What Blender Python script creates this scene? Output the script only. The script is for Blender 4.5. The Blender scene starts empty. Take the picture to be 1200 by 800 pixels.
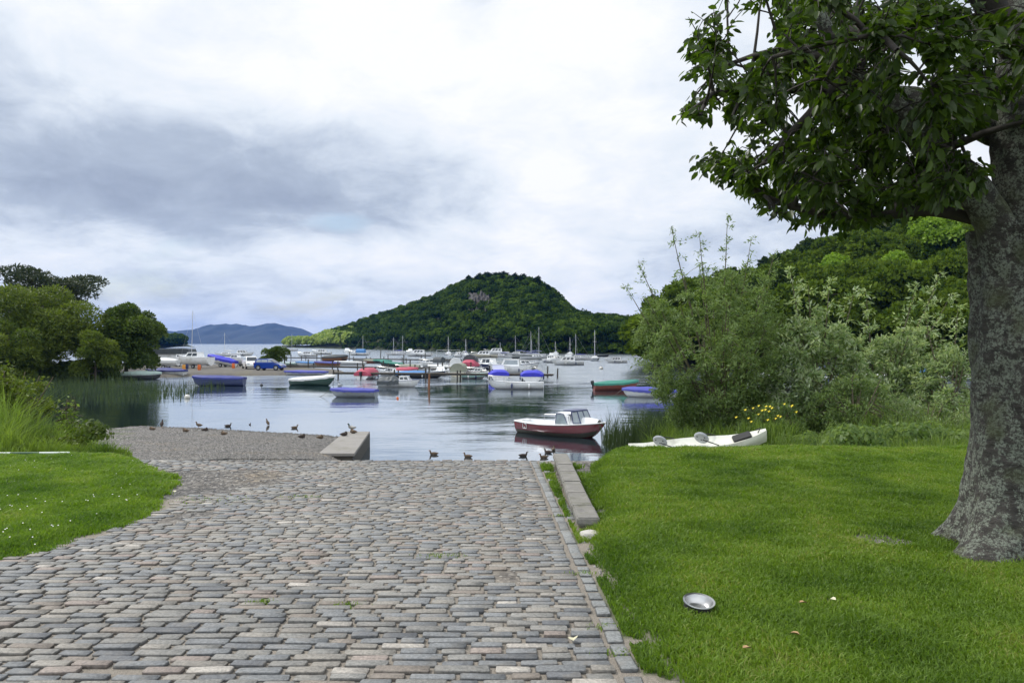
import bpy, bmesh, math, random
import numpy as np
from math import radians as R, sin, cos, pi
random.seed(7); rng = np.random.default_rng(7)
S = bpy.context.scene
COL = S.collection
EYE = 4.0; F = 900.0; HZ = 402.0

# ---------------------------------------------------------------- helpers
def P(px, py, z=0.0):
    d = (EYE - z) * F / (py - HZ)
    return ((px - 600) / F * d, d, z)
def Q(px, py, d):
    return ((px - 600) / F * d, d, EYE - (py - HZ) / F * d)
def G(px, py):
    d = 1440.0 / ((py - HZ) - 13.5)
    return ((px - 600) / F * d, d)

def tag(o, label=None, cat=None, group=None, kind=None):
    if label: o['label'] = label
    if cat: o['category'] = cat
    if group: o['group'] = group
    if kind: o['kind'] = kind
    return o
def thing(name, label, cat, loc=(0, 0, 0), rz=0.0, group=None):
    o = bpy.data.objects.new(name, None); COL.objects.link(o)
    o.location = loc; o.rotation_euler = (0, 0, rz); o.empty_display_size = 0.1
    return tag(o, label, cat, group)
def kids(o): return [c for c in bpy.data.objects if c.parent == o]
def copy_tree(o, loc, rz=None, label=None, group=None, scale=None):
    cmap = {}
    def rec(a, par):
        c = a.copy(); COL.objects.link(c)
        if par: c.parent = par
        for k in CH.get(a.name, []): rec(k, c)
        return c
    c = rec(o, None); c.location = loc
    if rz is not None: c.rotation_euler = (0, 0, rz)
    if label: c['label'] = label
    if group: c['group'] = group
    if scale: c.scale = (scale,) * 3 if not isinstance(scale, tuple) else scale
    return c
CH = {}
def link(o, parent=None):
    COL.objects.link(o)
    if parent:
        o.parent = parent; CH.setdefault(parent.name, []).append(o)
    return o

def fast(name, V, Fc, mat, parent=None, attrs=None, smooth=False, mi=None):
    """V (N,3), Fc (M,k) index array"""
    me = bpy.data.meshes.new(name)
    V = np.ascontiguousarray(V, dtype=np.float32); Fc = np.ascontiguousarray(Fc, dtype=np.int32)
    M, k = Fc.shape
    me.vertices.add(len(V)); me.vertices.foreach_set('co', V.ravel())
    me.loops.add(M * k); me.loops.foreach_set('vertex_index', Fc.ravel())
    me.polygons.add(M); me.polygons.foreach_set('loop_start', np.arange(0, M * k, k, dtype=np.int32))
    me.polygons.foreach_set('loop_total', np.full(M, k, dtype=np.int32))
    if smooth: me.polygons.foreach_set('use_smooth', np.ones(M, dtype=bool))
    mats = mat if isinstance(mat, (list, tuple)) else [mat]
    for m in mats: me.materials.append(m)
    if mi is not None: me.polygons.foreach_set('material_index', np.asarray(mi, dtype=np.int32))
    for an, av in (attrs or {}).items():
        av = np.asarray(av, dtype=np.float32)
        if av.ndim == 1:
            a = me.attributes.new(an, 'FLOAT', 'POINT'); a.data.foreach_set('value', av)
        else:
            a = me.attributes.new(an, 'FLOAT_COLOR', 'POINT')
            a.data.foreach_set('color', np.concatenate([av, np.ones((len(av), 1), np.float32)], 1).ravel())
    me.update(); me.validate()
    return link(bpy.data.objects.new(name, me), parent)

class MB:
    def __init__(s): s.v = []; s.f = []; s.m = []
    def add(s, vs, fs, mi=0):
        b = len(s.v); s.v += [tuple(map(float, v)) for v in vs]
        s.f += [[b + i for i in f] for f in fs]; s.m += [mi] * len(fs); return s
    def box(s, c, sz, mi=0, rz=0, tx=1, ty=1, ry=0):
        x, y, z = [a / 2 for a in sz]
        vs = []
        for dz in (-1, 1):
            for dx, dy in ((-1, -1), (1, -1), (1, 1), (-1, 1)):
                a = dx * x * (tx if dz > 0 else 1); b = dy * y * (ty if dz > 0 else 1); h = dz * z
                if ry: a, h = a * cos(ry) + h * sin(ry), -a * sin(ry) + h * cos(ry)
                if rz: a, b = a * cos(rz) - b * sin(rz), a * sin(rz) + b * cos(rz)
                vs.append((c[0] + a, c[1] + b, c[2] + h))
        return s.add(vs, [(3, 2, 1, 0), (4, 5, 6, 7), (0, 1, 5, 4), (1, 2, 6, 5), (2, 3, 7, 6), (3, 0, 4, 7)], mi)
    def tube(s, pts, rad, n=8, mi=0, cap=True, sq=1.0):
        pts = [np.array(p, float) for p in pts]
        if not isinstance(rad, (list, tuple, np.ndarray)): rad = [rad] * len(pts)
        base = len(s.v); up0 = None
        for i, p in enumerate(pts):
            t = pts[min(i + 1, len(pts) - 1)] - pts[max(i - 1, 0)]
            t = t / (np.linalg.norm(t) + 1e-9)
            u = np.array((0, 0, 1.0)) if abs(t[2]) < .9 else np.array((1.0, 0, 0))
            if up0 is not None: u = up0
            a = np.cross(t, u); a /= np.linalg.norm(a) + 1e-9; b = np.cross(a, t); up0 = b
            for k in range(n):
                w = 2 * pi * k / n
                q = p + rad[i] * (cos(w) * a * sq + sin(w) * b); s.v.append(tuple(q))
        for i in range(len(pts) - 1):
            for k in range(n):
                k2 = (k + 1) % n
                s.f.append([base + i * n + k, base + i * n + k2, base + (i + 1) * n + k2, base + (i + 1) * n + k]); s.m.append(mi)
        if cap:
            s.f.append([base + k for k in range(n)][::-1]); s.m.append(mi)
            s.f.append([base + (len(pts) - 1) * n + k for k in range(n)]); s.m.append(mi)
        return s
    def lathe(s, prof, c=(0, 0, 0), n=16, mi=0, axis='z'):
        base = len(s.v)
        for r, h in prof:
            for k in range(n):
                w = 2 * pi * k / n
                p = (r * cos(w), r * sin(w), h)
                if axis == 'y': p = (r * cos(w), h, r * sin(w))
                if axis == 'x': p = (h, r * cos(w), r * sin(w))
                s.v.append((c[0] + p[0], c[1] + p[1], c[2] + p[2]))
        for i in range(len(prof) - 1):
            for k in range(n):
                k2 = (k + 1) % n
                s.f.append([base + i * n + k, base + i * n + k2, base + (i + 1) * n + k2, base + (i + 1) * n + k]); s.m.append(mi)
        s.f.append([base + k for k in range(n)][::-1]); s.m.append(mi)
        s.f.append([base + (len(prof) - 1) * n + k for k in range(n)]); s.m.append(mi)
        return s
    def prism(s, poly, y0, y1, mi=0, inset=0):
        """poly in (x,z) extruded along y"""
        n = len(poly); vs = [(x, y0, z) for x, z in poly] + [(x, y1, z) for x, z in poly]
        fs = [list(range(n)), list(range(2 * n - 1, n - 1, -1))] + [[(i + 1) % n, i, n + i, n + (i + 1) % n] for i in range(n)]
        return s.add(vs, fs, mi)
    def grid(s, A, mi=0, closed=False):
        """A array (n,m,3)"""
        n, m = A.shape[:2]; b = len(s.v)
        s.v += [tuple(map(float, q)) for q in A.reshape(-1, 3)]
        for i in range(n - 1):
            for j in range(m - (0 if closed else 1)):
                j2 = (j + 1) % m
                s.f.append([b + i * m + j, b + i * m + j2, b + (i + 1) * m + j2, b + (i + 1) * m + j])
                s.m.append(mi(i, j) if callable(mi) else mi)
        return s
    def build(s, name, mats, parent=None, bevel=0, smooth=False, seg=2, loc=None):
        me = bpy.data.meshes.new(name); me.from_pydata(s.v, [], s.f)
        mats = mats if isinstance(mats, (list, tuple)) else [mats]
        for m in mats: me.materials.append(m)
        me.polygons.foreach_set('material_index', s.m); me.update()
        bm = bmesh.new(); bm.from_mesh(me)
        bmesh.ops.recalc_face_normals(bm, faces=bm.faces[:])
        if bevel:
            ed = [e for e in bm.edges if len(e.link_faces) == 2 and e.calc_face_angle(0) > .5]
            bmesh.ops.bevel(bm, geom=ed, offset=bevel, segments=seg, affect='EDGES', clamp_overlap=True)
        if smooth:
            for f in bm.faces: f.smooth = True
        bm.to_mesh(me); bm.free()
        if smooth: me.set_sharp_from_angle(angle=R(38))
        o = bpy.data.objects.new(name, me)
        if loc: o.location = loc
        return link(o, parent)

# value noise for geometry
_perm = rng.random((64, 64, 8))
def vnoise(x, y, sc=1.0, ch=0):
    x = np.asarray(x, float) * sc + 100; y = np.asarray(y, float) * sc + 100
    xi = np.floor(x).astype(int); yi = np.floor(y).astype(int); fx = x - xi; fy = y - yi
    fx = fx * fx * (3 - 2 * fx); fy = fy * fy * (3 - 2 * fy)
    g = lambda a, b: _perm[a % 64, b % 64, ch % 8]
    return (g(xi, yi) * (1 - fx) + g(xi + 1, yi) * fx) * (1 - fy) + (g(xi, yi + 1) * (1 - fx) + g(xi + 1, yi + 1) * fx) * fy
def fbm(x, y, sc=1.0, ch=0):
    return (vnoise(x, y, sc, ch) + .5 * vnoise(x, y, sc * 2.1, ch + 1) + .25 * vnoise(x, y, sc * 4.3, ch + 2)) / 1.75

# ---------------------------------------------------------------- materials
def newmat(name):
    m = bpy.data.materials.new(name); m.use_nodes = True
    nt = m.node_tree; nt.nodes.clear()
    return m, nt
class N:
    def __init__(s, nt): s.nt = nt
    def __call__(s, t, **kw):
        n = s.nt.nodes.new('ShaderNode' + t)
        for k, v in kw.items():
            if k.startswith('_'):
                setattr(n, k[1:], v)
            else:
                key = k.replace('__', ' ')
                if key.isdigit(): key = int(key)
                if key.startswith('i') and key[1:].isdigit(): key = int(key[1:])
                s.set(n, key, v)
        return n
    def set(s, n, key, v):
        if isinstance(v, bpy.types.NodeSocket): s.nt.links.new(v, n.inputs[key])
        elif isinstance(v, bpy.types.Node): s.nt.links.new(v.outputs[0], n.inputs[key])
        else: n.inputs[key].default_value = v
def c4(c): return (c[0], c[1], c[2], 1)
def ramp(n, fac, stops):
    r = n('ValToRGB', Fac=fac); e = r.color_ramp.elements
    while len(e) < len(stops): e.new(.5)
    for el, (p, c) in zip(e, stops): el.position = p; el.color = c4(c) if len(c) == 3 else c
    return r
def out(n, sh): n('OutputMaterial', Surface=sh)

def pm(name, col, rough=.5, metal=0.0, var=.12, scale=6.0, bump=0.0, bscale=40, coat=0, spec=.5, dirt=None):
    m, nt = newmat(name); n = N(nt)
    tc = n('TexCoord')
    nz = n('TexNoise', Vector=tc.outputs['Object'], Scale=scale, Detail=5.0, Roughness=.6)
    lo = [c * (1 - var) for c in col]; hi = [min(1, c * (1 + var)) for c in col]
    cr = ramp(n, nz.outputs['Fac'], [(.3, lo), (.7, hi)])
    colour = cr.outputs[0]
    if dirt:
        nd = n('TexNoise', Vector=tc.outputs['Object'], Scale=scale * .5, Detail=6.0, Roughness=.75)
        dm = ramp(n, nd.outputs['Fac'], [(.5, (0, 0, 0)), (.68, (1, 1, 1))])
        mx = n('MixRGB', Fac=dm.outputs[0], Color1=colour, Color2=c4(dirt)); colour = mx.outputs[0]
    rr = ramp(n, nz.outputs['Fac'], [(0, (rough * .8,) * 3), (1, (min(1, rough * 1.2),) * 3)])
    b = n('BsdfPrincipled', Base__Color=colour, Roughness=rr.outputs[0], Metallic=metal)
    b.inputs['Specular IOR Level'].default_value = spec
    b.inputs['Coat Weight'].default_value = coat
    if bump:
        nb = n('TexNoise', Vector=tc.outputs['Object'], Scale=bscale, Detail=4.0)
        bp = n('Bump', Height=nb.outputs['Fac'], Strength=1.0, Distance=bump)
        nt.links.new(bp.outputs[0], b.inputs['Normal'])
    out(n, b); return m

def foliage(name, lo, hi, trans=.35, rough=.55, back=None, spec=.3, straw=None):
    m, nt = newmat(name); n = N(nt)
    at = n('Attribute', _attribute_name='rnd')
    cr = ramp(n, at.outputs['Fac'], [(0, lo), (1, hi)] if not straw else [(0, lo), (.88, hi), (1, straw)])
    colour = cr.outputs[0]
    if back:
        ge = n('NewGeometry')
        colour = n('MixRGB', Fac=ge.outputs['Backfacing'], Color1=colour, Color2=c4(back)).outputs[0]
    b = n('BsdfPrincipled', Base__Color=colour, Roughness=rough)
    b.inputs['Specular IOR Level'].default_value = spec
    tcol = n('MixRGB', _blend_type='MULTIPLY', Fac=1.0, Color1=colour, Color2=(1.5, 1.6, .7, 1))
    t = n('BsdfTranslucent', Color=tcol)
    mx = n('MixShader', Fac=trans, i1=b, i2=t)
    out(n, mx); return m

M = {}
M['white'] = pm('white_gelcoat', (.86, .87, .87), .25, var=.03, dirt=(.68, .68, .64), scale=1.5, coat=.3)
M['cream'] = pm('cream_gelcoat', (.62, .58, .45), .35, var=.06, dirt=(.42, .39, .3), scale=1.5)
M['grey'] = pm('grey_gelcoat', (.33, .36, .39), .45, var=.08, dirt=(.2, .21, .2), scale=2)
M['lgrey'] = pm('light_grey_gelcoat', (.64, .66, .67), .4, var=.06, dirt=(.38, .38, .35), scale=2)
M['maroon'] = pm('maroon_paint', (.19, .014, .02), .25, var=.12, coat=.4)
M['red'] = pm('red_paint', (.34, .05, .05), .4, var=.1)
M['darkred'] = pm('faded_red_paint', (.20, .06, .04), .5, var=.2)
M['green'] = pm('dark_green_paint', (.018, .055, .04), .35, var=.15)
M['navy'] = pm('navy_paint', (.03, .045, .13), .35, var=.15)
M['black'] = pm('black_paint', (.015, .017, .02), .4, var=.2)
M['antifoul'] = pm('weathered_underside', (.08, .075, .06), .7, var=.3)
M['wood'] = pm('weathered_wood', (.13, .115, .09), .8, var=.3, scale=9, bump=.004)
M['darkwood'] = pm('dark_wet_timber', (.05, .045, .035), .8, var=.35, scale=9, bump=.004)
M['varnish'] = pm('varnished_wood', (.22, .09, .03), .35, var=.25, scale=9)
M['blue_cloth'] = pm('blue_cover_cloth', (.03, .035, .46), .6, var=.15, scale=3, bump=.01, bscale=6)
M['purple_cloth'] = pm('faded_blue_cover_cloth', (.06, .07, .28), .65, var=.12, scale=3, bump=.01, bscale=6)
M['violet_cloth'] = pm('violet_blue_cover_cloth', (.06, .07, .34), .65, var=.1, scale=3, bump=.01, bscale=6)
M['navy_cloth'] = pm('navy_cover_cloth', (.022, .035, .20), .6, var=.15, scale=3, bump=.01, bscale=6)
M['red_cloth'] = pm('pink_red_cover_cloth', (.42, .07, .11), .65, var=.12, scale=3, bump=.01, bscale=6)
M['green_cloth'] = pm('green_cover_cloth', (.03, .20, .15), .6, var=.2, scale=3, bump=.01, bscale=6)
M['grey_cloth'] = pm('dark_grey_tarpaulin', (.05, .06, .065), .6, var=.25, scale=3, bump=.015, bscale=5)
M['white_cloth'] = pm('white_tarpaulin', (.66, .67, .66), .6, var=.06, scale=3, bump=.01, bscale=5)
M['khaki_cloth'] = pm('khaki_cover_cloth', (.24, .25, .19), .7, var=.12, scale=3, bump=.01, bscale=5)
M['mint_cloth'] = pm('mint_cover_cloth', (.30, .48, .44), .7, var=.1, scale=3, bump=.01, bscale=5)
M['teal_cloth'] = pm('bright_blue_cover_cloth', (.06, .20, .45), .6, var=.1, scale=3, bump=.01, bscale=5)
M['dmint_cloth'] = pm('pale_green_tarpaulin', (.36, .46, .42), .7, var=.1, scale=3, bump=.01, bscale=5)
M['glass'] = pm('dark_window_glass', (.03, .04, .05), .06, var=.2, spec=.8)
M['pale_glass'] = pm('pale_reflecting_pane', (.28, .33, .36), .08, var=.15, spec=.8)
M['alu'] = pm('mast_aluminium', (.55, .56, .57), .35, metal=.6, var=.08)
M['steel'] = pm('stainless_steel', (.50, .50, .49), .32, metal=1, var=.05, bump=.0004, bscale=60)
M['rubber'] = pm('black_rubber', (.02, .02, .02), .8, var=.2)
M['carblue'] = pm('blue_car_paint', (.012, .05, .30), .22, var=.05, coat=.8)
M['tyre'] = pm('tyre_rubber', (.025, .025, .025), .85, var=.2)
M['rim'] = pm('alloy_rim', (.45, .46, .47), .35, metal=.7, var=.1)
M['lampred'] = pm('rear_lamp_red', (.35, .02, .02), .2)
M['lampclear'] = pm('head_lamp_clear', (.6, .62, .63), .12)
M['orange'] = pm('orange_plastic', (.75, .16, .03), .45, var=.12)
M['yelloworange'] = pm('amber_plastic', (.72, .33, .05), .45, var=.12)
M['buoywhite'] = pm('buoy_plastic', (.68, .66, .6), .45, var=.06, dirt=(.4, .38, .28), scale=4)
M['concrete'] = pm('slab_concrete', (.26, .245, .225), .85, var=.14, scale=2.5, bump=.004, bscale=60, dirt=(.19, .18, .15))
M['coping'] = pm('coping_stone', (.215, .205, .185), .9, var=.3, scale=11, bump=.007, bscale=45, dirt=(.11, .11, .075))
M['rubble'] = pm('rubble_wall_stone', (.10, .09, .075), .9, var=.45, scale=9, bump=.02, bscale=18)
M['brokenstone'] = pm('pale_broken_stone', (.44, .42, .38), .8, var=.15, scale=9, bump=.006, bscale=30)
M['kayak'] = pm('kayak_plastic', (.68, .68, .60), .38, var=.05, dirt=(.5, .49, .41), scale=3)
M['seatgrey'] = pm('kayak_seat_grey', (.36, .38, .40), .6, var=.1)
M['strap'] = pm('black_strap', (.02, .02, .02), .7)
M['feather'] = pm('mottled_brown_feathers', (.12, .085, .055), .8, var=.55, scale=28)
M['feather_grey'] = pm('grey_feathers', (.26, .25, .23), .8, var=.3, scale=30)
M['feather_dark'] = pm('dark_brown_feathers', (.045, .032, .025), .8, var=.4, scale=28)
M['feather_white'] = pm('white_feathers', (.62, .6, .56), .8, var=.1, scale=28)
M['drake_head'] = pm('green_head_feathers', (.012, .05, .03), .35, var=.3, scale=28)
M['bill'] = pm('olive_bill', (.22, .20, .05), .5)
M['billorange'] = pm('orange_bill', (.45, .2, .04), .5)
M['paleplastic'] = pm('pale_pole_paint', (.62, .68, .62), .5, var=.05)
M['polegreen'] = pm('dull_green_pole', (.05, .11, .06), .6, var=.1)
M['dryleaf'] = pm('dry_leaf', (.38, .24, .12), .7, var=.25, scale=60)
M['paleleaf'] = pm('pale_leaf', (.55, .52, .36), .7, var=.2, scale=60)
M['yellow'] = pm('iris_petal', (.75, .6, .03), .6, var=.1)
M['daisy'] = pm('daisy_petal', (.75, .74, .70), .7, var=.05)
M['rock'] = pm('crag_rock', (.062, .058, .054), .9, var=.45, scale=.35, bump=.6, bscale=.6)

# foliage
M['grass'] = foliage('lawn_grass_blades', (.060, .125, .012), (.185, .285, .030), .4, .5, straw=(.27, .29, .08))
M['grass_left'] = foliage('left_lawn_grass_blades', (.065, .14, .012), (.19, .29, .030), .4, .5, straw=(.26, .30, .08))
M['tall'] = foliage('tall_bank_grass', (.06, .12, .016), (.22, .30, .06), .4, .5)
M['marsh'] = foliage('marsh_plants', (.055, .105, .016), (.18, .25, .05), .4, .5)
M['reed'] = foliage('reed_stems', (.022, .042, .016), (.06, .09, .03), .25, .6)
M['cherry'] = foliage('cherry_leaves', (.016, .036, .006), (.085, .14, .015), .48, .42, spec=.45)
M['willow'] = foliage('willow_leaves', (.055, .11, .018), (.16, .225, .055), .35, .5, back=(.20, .27, .12))
M['willow_pale'] = foliage('pale_willow_leaves', (.10, .17, .05), (.24, .32, .13), .35, .5, back=(.38, .44, .29))
M['leftwillow'] = foliage('left_willow_leaves', (.045, .08, .010), (.15, .19, .024), .35, .5)
M['roundtree'] = foliage('alder_leaves', (.022, .048, .008), (.115, .165, .022), .3, .55)
M['pineleaf'] = foliage('pine_needles', (.02, .035, .014), (.05, .065, .025), .15, .6)
M['wood_far'] = foliage('far_wood_foliage', (.010, .028, .005), (.085, .135, .014), .2, .9, spec=.05)
M['wood_sun_tint'] = foliage('sun_tinted_far_foliage', (.17, .25, .04), (.36, .42, .10), .3, .6)  # sunlight on the hill's left end, painted into the leaf colour
M['pine_far'] = foliage('far_pine_foliage', (.010, .022, .005), (.035, .055, .010), .1, .9, spec=.05)
M['hill_mid'] = foliage('hillside_tree_foliage', (.026, .055, .006), (.15, .21, .022), .25, .8, spec=.1)
M['hill_bright'] = foliage('bright_hillside_foliage', (.08, .16, .010), (.24, .36, .03), .3, .6)
M['hill_dark'] = foliage('dark_hillside_foliage', (.013, .03, .006), (.06, .09, .012), .2, .8, spec=.1)
M['bark_dark'] = pm('dark_branch_bark', (.035, .03, .025), .9, var=.35, scale=14, bump=.006, bscale=40)
M['bark_plain'] = pm('brown_bark', (.075, .06, .045), .9, var=.3, scale=8, bump=.01, bscale=20)
M['twig'] = pm('willow_stem', (.10, .085, .05), .85, var=.25, scale=8)

def mat_bark():
    m, nt = newmat('lichened_cherry_bark'); n = N(nt)
    tc = n('TexCoord'); ob = tc.outputs['Object']
    mp = n('Mapping', Vector=ob, Scale=(1, 1, .45)); 
    a = n('TexNoise', Vector=ob, Scale=12.0, Detail=9.0, Roughness=.74)
    b = n('TexNoise', Vector=ob, Scale=52.0, Detail=5.0, Roughness=.7)
    mp2 = n('Mapping', Vector=ob, Scale=(1, 1, 3.2))
    w = n('TexNoise', Vector=mp2, Scale=11.0, Detail=5.0, Roughness=.6)
    base = ramp(n, w.outputs['Fac'], [(.3, (.022, .02, .017)), (.55, (.06, .054, .047)), (.75, (.10, .092, .08))])
    lm = ramp(n, a.outputs['Fac'], [(.465, (0, 0, 0)), (.51, (1, 1, 1))])
    lm2 = ramp(n, b.outputs['Fac'], [(.42, (0, 0, 0)), (.52, (1, 1, 1))])
    mm = n('MixRGB', _blend_type='MULTIPLY', Fac=1.0, Color1=lm, Color2=lm2)
    lc = ramp(n, b.outputs['Fac'], [(.35, (.12, .135, .105)), (.7, (.27, .30, .24))])
    c1 = n('MixRGB', Fac=mm, Color1=base, Color2=lc)
    g = n('TexNoise', Vector=ob, Scale=3.0, Detail=6.0)
    gm = ramp(n, g.outputs['Fac'], [(.55, (0, 0, 0)), (.66, (.7, .7, .7))])
    c2 = n('MixRGB', Fac=gm, Color1=c1, Color2=(.075, .085, .035, 1))
    bs = n('BsdfPrincipled', Base__Color=c2, Roughness=.9)
    h = n('MixRGB', Fac=.45, Color1=w.outputs['Fac'], Color2=b.outputs['Fac'])
    bp = n('Bump', Height=h, Strength=1.0, Distance=.05)
    nt.links.new(bp.outputs[0], bs.inputs['Normal'])
    out(n, bs); return m
M['bark'] = mat_bark()

def mat_setts():
    m, nt = newmat('whinstone_setts'); n = N(nt)
    tc = n('TexCoord'); ob = tc.outputs['Object']
    at = n('Attribute', _attribute_name='col')
    a = n('TexNoise', Vector=ob, Scale=55.0, Detail=6.0, Roughness=.7)
    b = n('TexNoise', Vector=ob, Scale=9.0, Detail=5.0, Roughness=.6)
    k = ramp(n, a.outputs['Fac'], [(.3, (.5, .5, .5)), (.7, (1.45, 1.43, 1.4))])
    c = n('MixRGB', _blend_type='MULTIPLY', Fac=1.0, Color1=at.outputs['Color'], Color2=k)
    dm = ramp(n, b.outputs['Fac'], [(.5, (0, 0, 0)), (.72, (.55, .55, .55))])
    c2 = n('MixRGB', Fac=dm, Color1=c, Color2=(.25, .225, .19, 1))
    bs = n('BsdfPrincipled', Base__Color=c2, Roughness=.62)
    bs.inputs['Specular IOR Level'].default_value = .45
    bp = n('Bump', Height=a.outputs['Fac'], Strength=1.0, Distance=.009)
    nt.links.new(bp.outputs[0], bs.inputs['Normal'])
    out(n, bs); return m
M['setts'] = mat_setts()

def mat_ground():
    m, nt = newmat('shore_ground'); n = N(nt)
    tc = n('TexCoord'); ob = tc.outputs['Object']
    ag = n('Attribute', _attribute_name='grass'); asd = n('Attribute', _attribute_name='sand')
    # gravel
    v = n('TexVoronoi', Vector=ob, Scale=38.0)
    v2 = n('TexVoronoi', Vector=ob, Scale=15.0)
    vc = n('SeparateColor', Color=v.outputs['Color'])
    gcol = ramp(n, vc.outputs[0], [(0, (.075, .07, .068)), (.35, (.14, .132, .125)), (.7, (.20, .185, .17)), (.93, (.27, .25, .23)), (1, (.42, .40, .37))])
    vc2 = n('SeparateColor', Color=v2.outputs['Color'])
    g2 = ramp(n, vc2.outputs[0], [(0, (.5, .5, .5)), (1, (1.4, 1.38, 1.34))])
    gc = n('MixRGB', _blend_type='MULTIPLY', Fac=1.0, Color1=gcol, Color2=g2)
    big = n('TexNoise', Vector=ob, Scale=.55, Detail=5.0, Roughness=.6)
    tint = ramp(n, big.outputs['Fac'], [(.35, (.68, .72, .78)), (.6, (.9, .9, .88)), (.75, (1.1, .95, .72))])
    gc = n('MixRGB', _blend_type='MULTIPLY', Fac=1.0, Color1=gc, Color2=tint)
    # bed between the setts
    ns = n('TexNoise', Vector=ob, Scale=140.0, Detail=3.0, Roughness=.8)
    bed = ramp(n, ns.outputs['Fac'], [(.3, (.13, .115, .095)), (.7, (.36, .32, .27))])
    gc = n('MixRGB', Fac=asd.outputs['Fac'], Color1=gc, Color2=bed)
    # grass floor
    nf = n('TexNoise', Vector=ob, Scale=24.0, Detail=8.0, Roughness=.75)
    nf2 = n('TexNoise', Vector=ob, Scale=1.1, Detail=4.0, Roughness=.6)
    gr = ramp(n, nf.outputs['Fac'], [(.3, (.022, .045, .010)), (.55, (.055, .095, .016)), (.75, (.11, .12, .04))])
    g3 = ramp(n, nf2.outputs['Fac'], [(.3, (.8, .8, .8)), (.7, (1.2, 1.15, 1.1))])
    gr = n('MixRGB', _blend_type='MULTIPLY', Fac=1.0, Color1=gr, Color2=g3)
    c = n('MixRGB', Fac=ag.outputs['Fac'], Color1=gc, Color2=gr)
    bs = n('BsdfPrincipled', Base__Color=c, Roughness=.9)
    bs.inputs['Specular IOR Level'].default_value = .3
    hh = n('MixRGB', Fac=.4, Color1=v.outputs['Distance'], Color2=ns.outputs['Fac'])
    bp = n('Bump', Height=hh, Strength=.8, Distance=.015)
    nt.links.new(bp.outputs[0], bs.inputs['Normal'])
    out(n, bs); return m
M['ground'] = mat_ground()

def mat_water():
    m, nt = newmat('loch_water'); n = N(nt)
    ge = n('NewGeometry'); pos = ge.outputs['Position']
    sep = n('SeparateXYZ', Vector=pos)
    wob = n('TexNoise', Vector=pos, Scale=.035, Detail=4.0, Roughness=.6)
    # wind line: calm near, ruffled beyond ~90 m (open loch); a second calm belt stays close in
    yy = n('Math', _operation='MULTIPLY_ADD', i0=wob.outputs['Fac'], i1=55.0, i2=sep.outputs[1])
    wind = n('MapRange', Value=yy.outputs[0], i1=98.0, i2=116.0, i3=0.0, i4=1.0)
    mp = n('Mapping', Vector=pos, Scale=(.55, 1.0, 1.0))
    n1 = n('TexNoise', Vector=mp, Scale=4.2, Detail=4.0, Roughness=.55)
    n2 = n('TexNoise', Vector=mp, Scale=1.1, Detail=3.0, Roughness=.5)
    n3 = n('TexNoise', Vector=pos, Scale=.12, Detail=2.0)
    amp = n('MapRange', Value=n3.outputs['Fac'], i1=.35, i2=.65, i3=.35, i4=1.0)
    mp4 = n('Mapping', Vector=pos, Scale=(.22, .62, 1.0))
    n4 = n('TexNoise', Vector=mp4, Scale=.9, Detail=2.0, Roughness=.5)
    n4s = n('Math', _operation='MULTIPLY', i0=n4.outputs['Fac'], i1=3.0)
    n1s = n('Math', _operation='MULTIPLY', i0=n1.outputs['Fac'], i1=.6)
    s0 = n('Math', _operation='ADD', i0=n1s.outputs[0], i1=n4s.outputs[0])
    s1 = n('Math', _operation='ADD', i0=s0.outputs[0], i1=n2.outputs['Fac'])
    calm = n('Math', _operation='MULTIPLY', i0=.0105, i1=amp.outputs[0])
    dist = n('MapRange', Value=wind.outputs[0], i1=0.0, i2=1.0, i3=1.0, i4=14.0)
    hs = n('Math', _operation='MULTIPLY', i0=s1.outputs[0], i1=calm.outputs[0])
    hs2 = n('Math', _operation='MULTIPLY', i0=hs.outputs[0], i1=dist.outputs[0])
    bp = n('Bump', Height=hs2, Strength=1.0, Distance=1.0)
    rough = n('MapRange', Value=wind.outputs[0], i1=0.0, i2=1.0, i3=.0, i4=.2)
    bs = n('BsdfPrincipled', Base__Color=(.022, .036, .046, 1), Roughness=rough.outputs[0], IOR=2.9, Normal=bp)
    bs.inputs['Specular Tint'].default_value = (.9, .96, 1, 1); bs.inputs['Metallic'].default_value = .0
    gl = n('BsdfGlossy', Color=(.86, .92, .98, 1), Roughness=rough.outputs[0], Normal=bp)
    mx = n('MixShader', Fac=.5, i1=bs, i2=gl)
    out(n, mx); return m
M['water'] = mat_water()

def mat_hills(name, lo, hi, sc):
    m, nt = newmat(name); n = N(nt)
    ge = n('NewGeometry')
    a = n('TexNoise', Vector=ge.outputs['Position'], Scale=sc, Detail=8.0, Roughness=.65)
    c = ramp(n, a.outputs['Fac'], [(.35, lo), (.65, hi)])
    bs = n('BsdfPrincipled', Base__Color=c, Roughness=.95)
    out(n, bs); return m
M['mount'] = mat_hills('haze_tinted_moorland', (.010, .022, .032), (.035, .05, .055), .004)  # some of the blue of distance haze is painted into this ground colour
M['hillfloor'] = mat_hills('woodland_floor', (.018, .03, .010), (.05, .06, .02), .12)
M['landspit'] = pm('spit_gravel', (.115, .104, .09), .9, var=.35, scale=.5, bump=.02, bscale=12, dirt=(.13, .12, .08))

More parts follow.
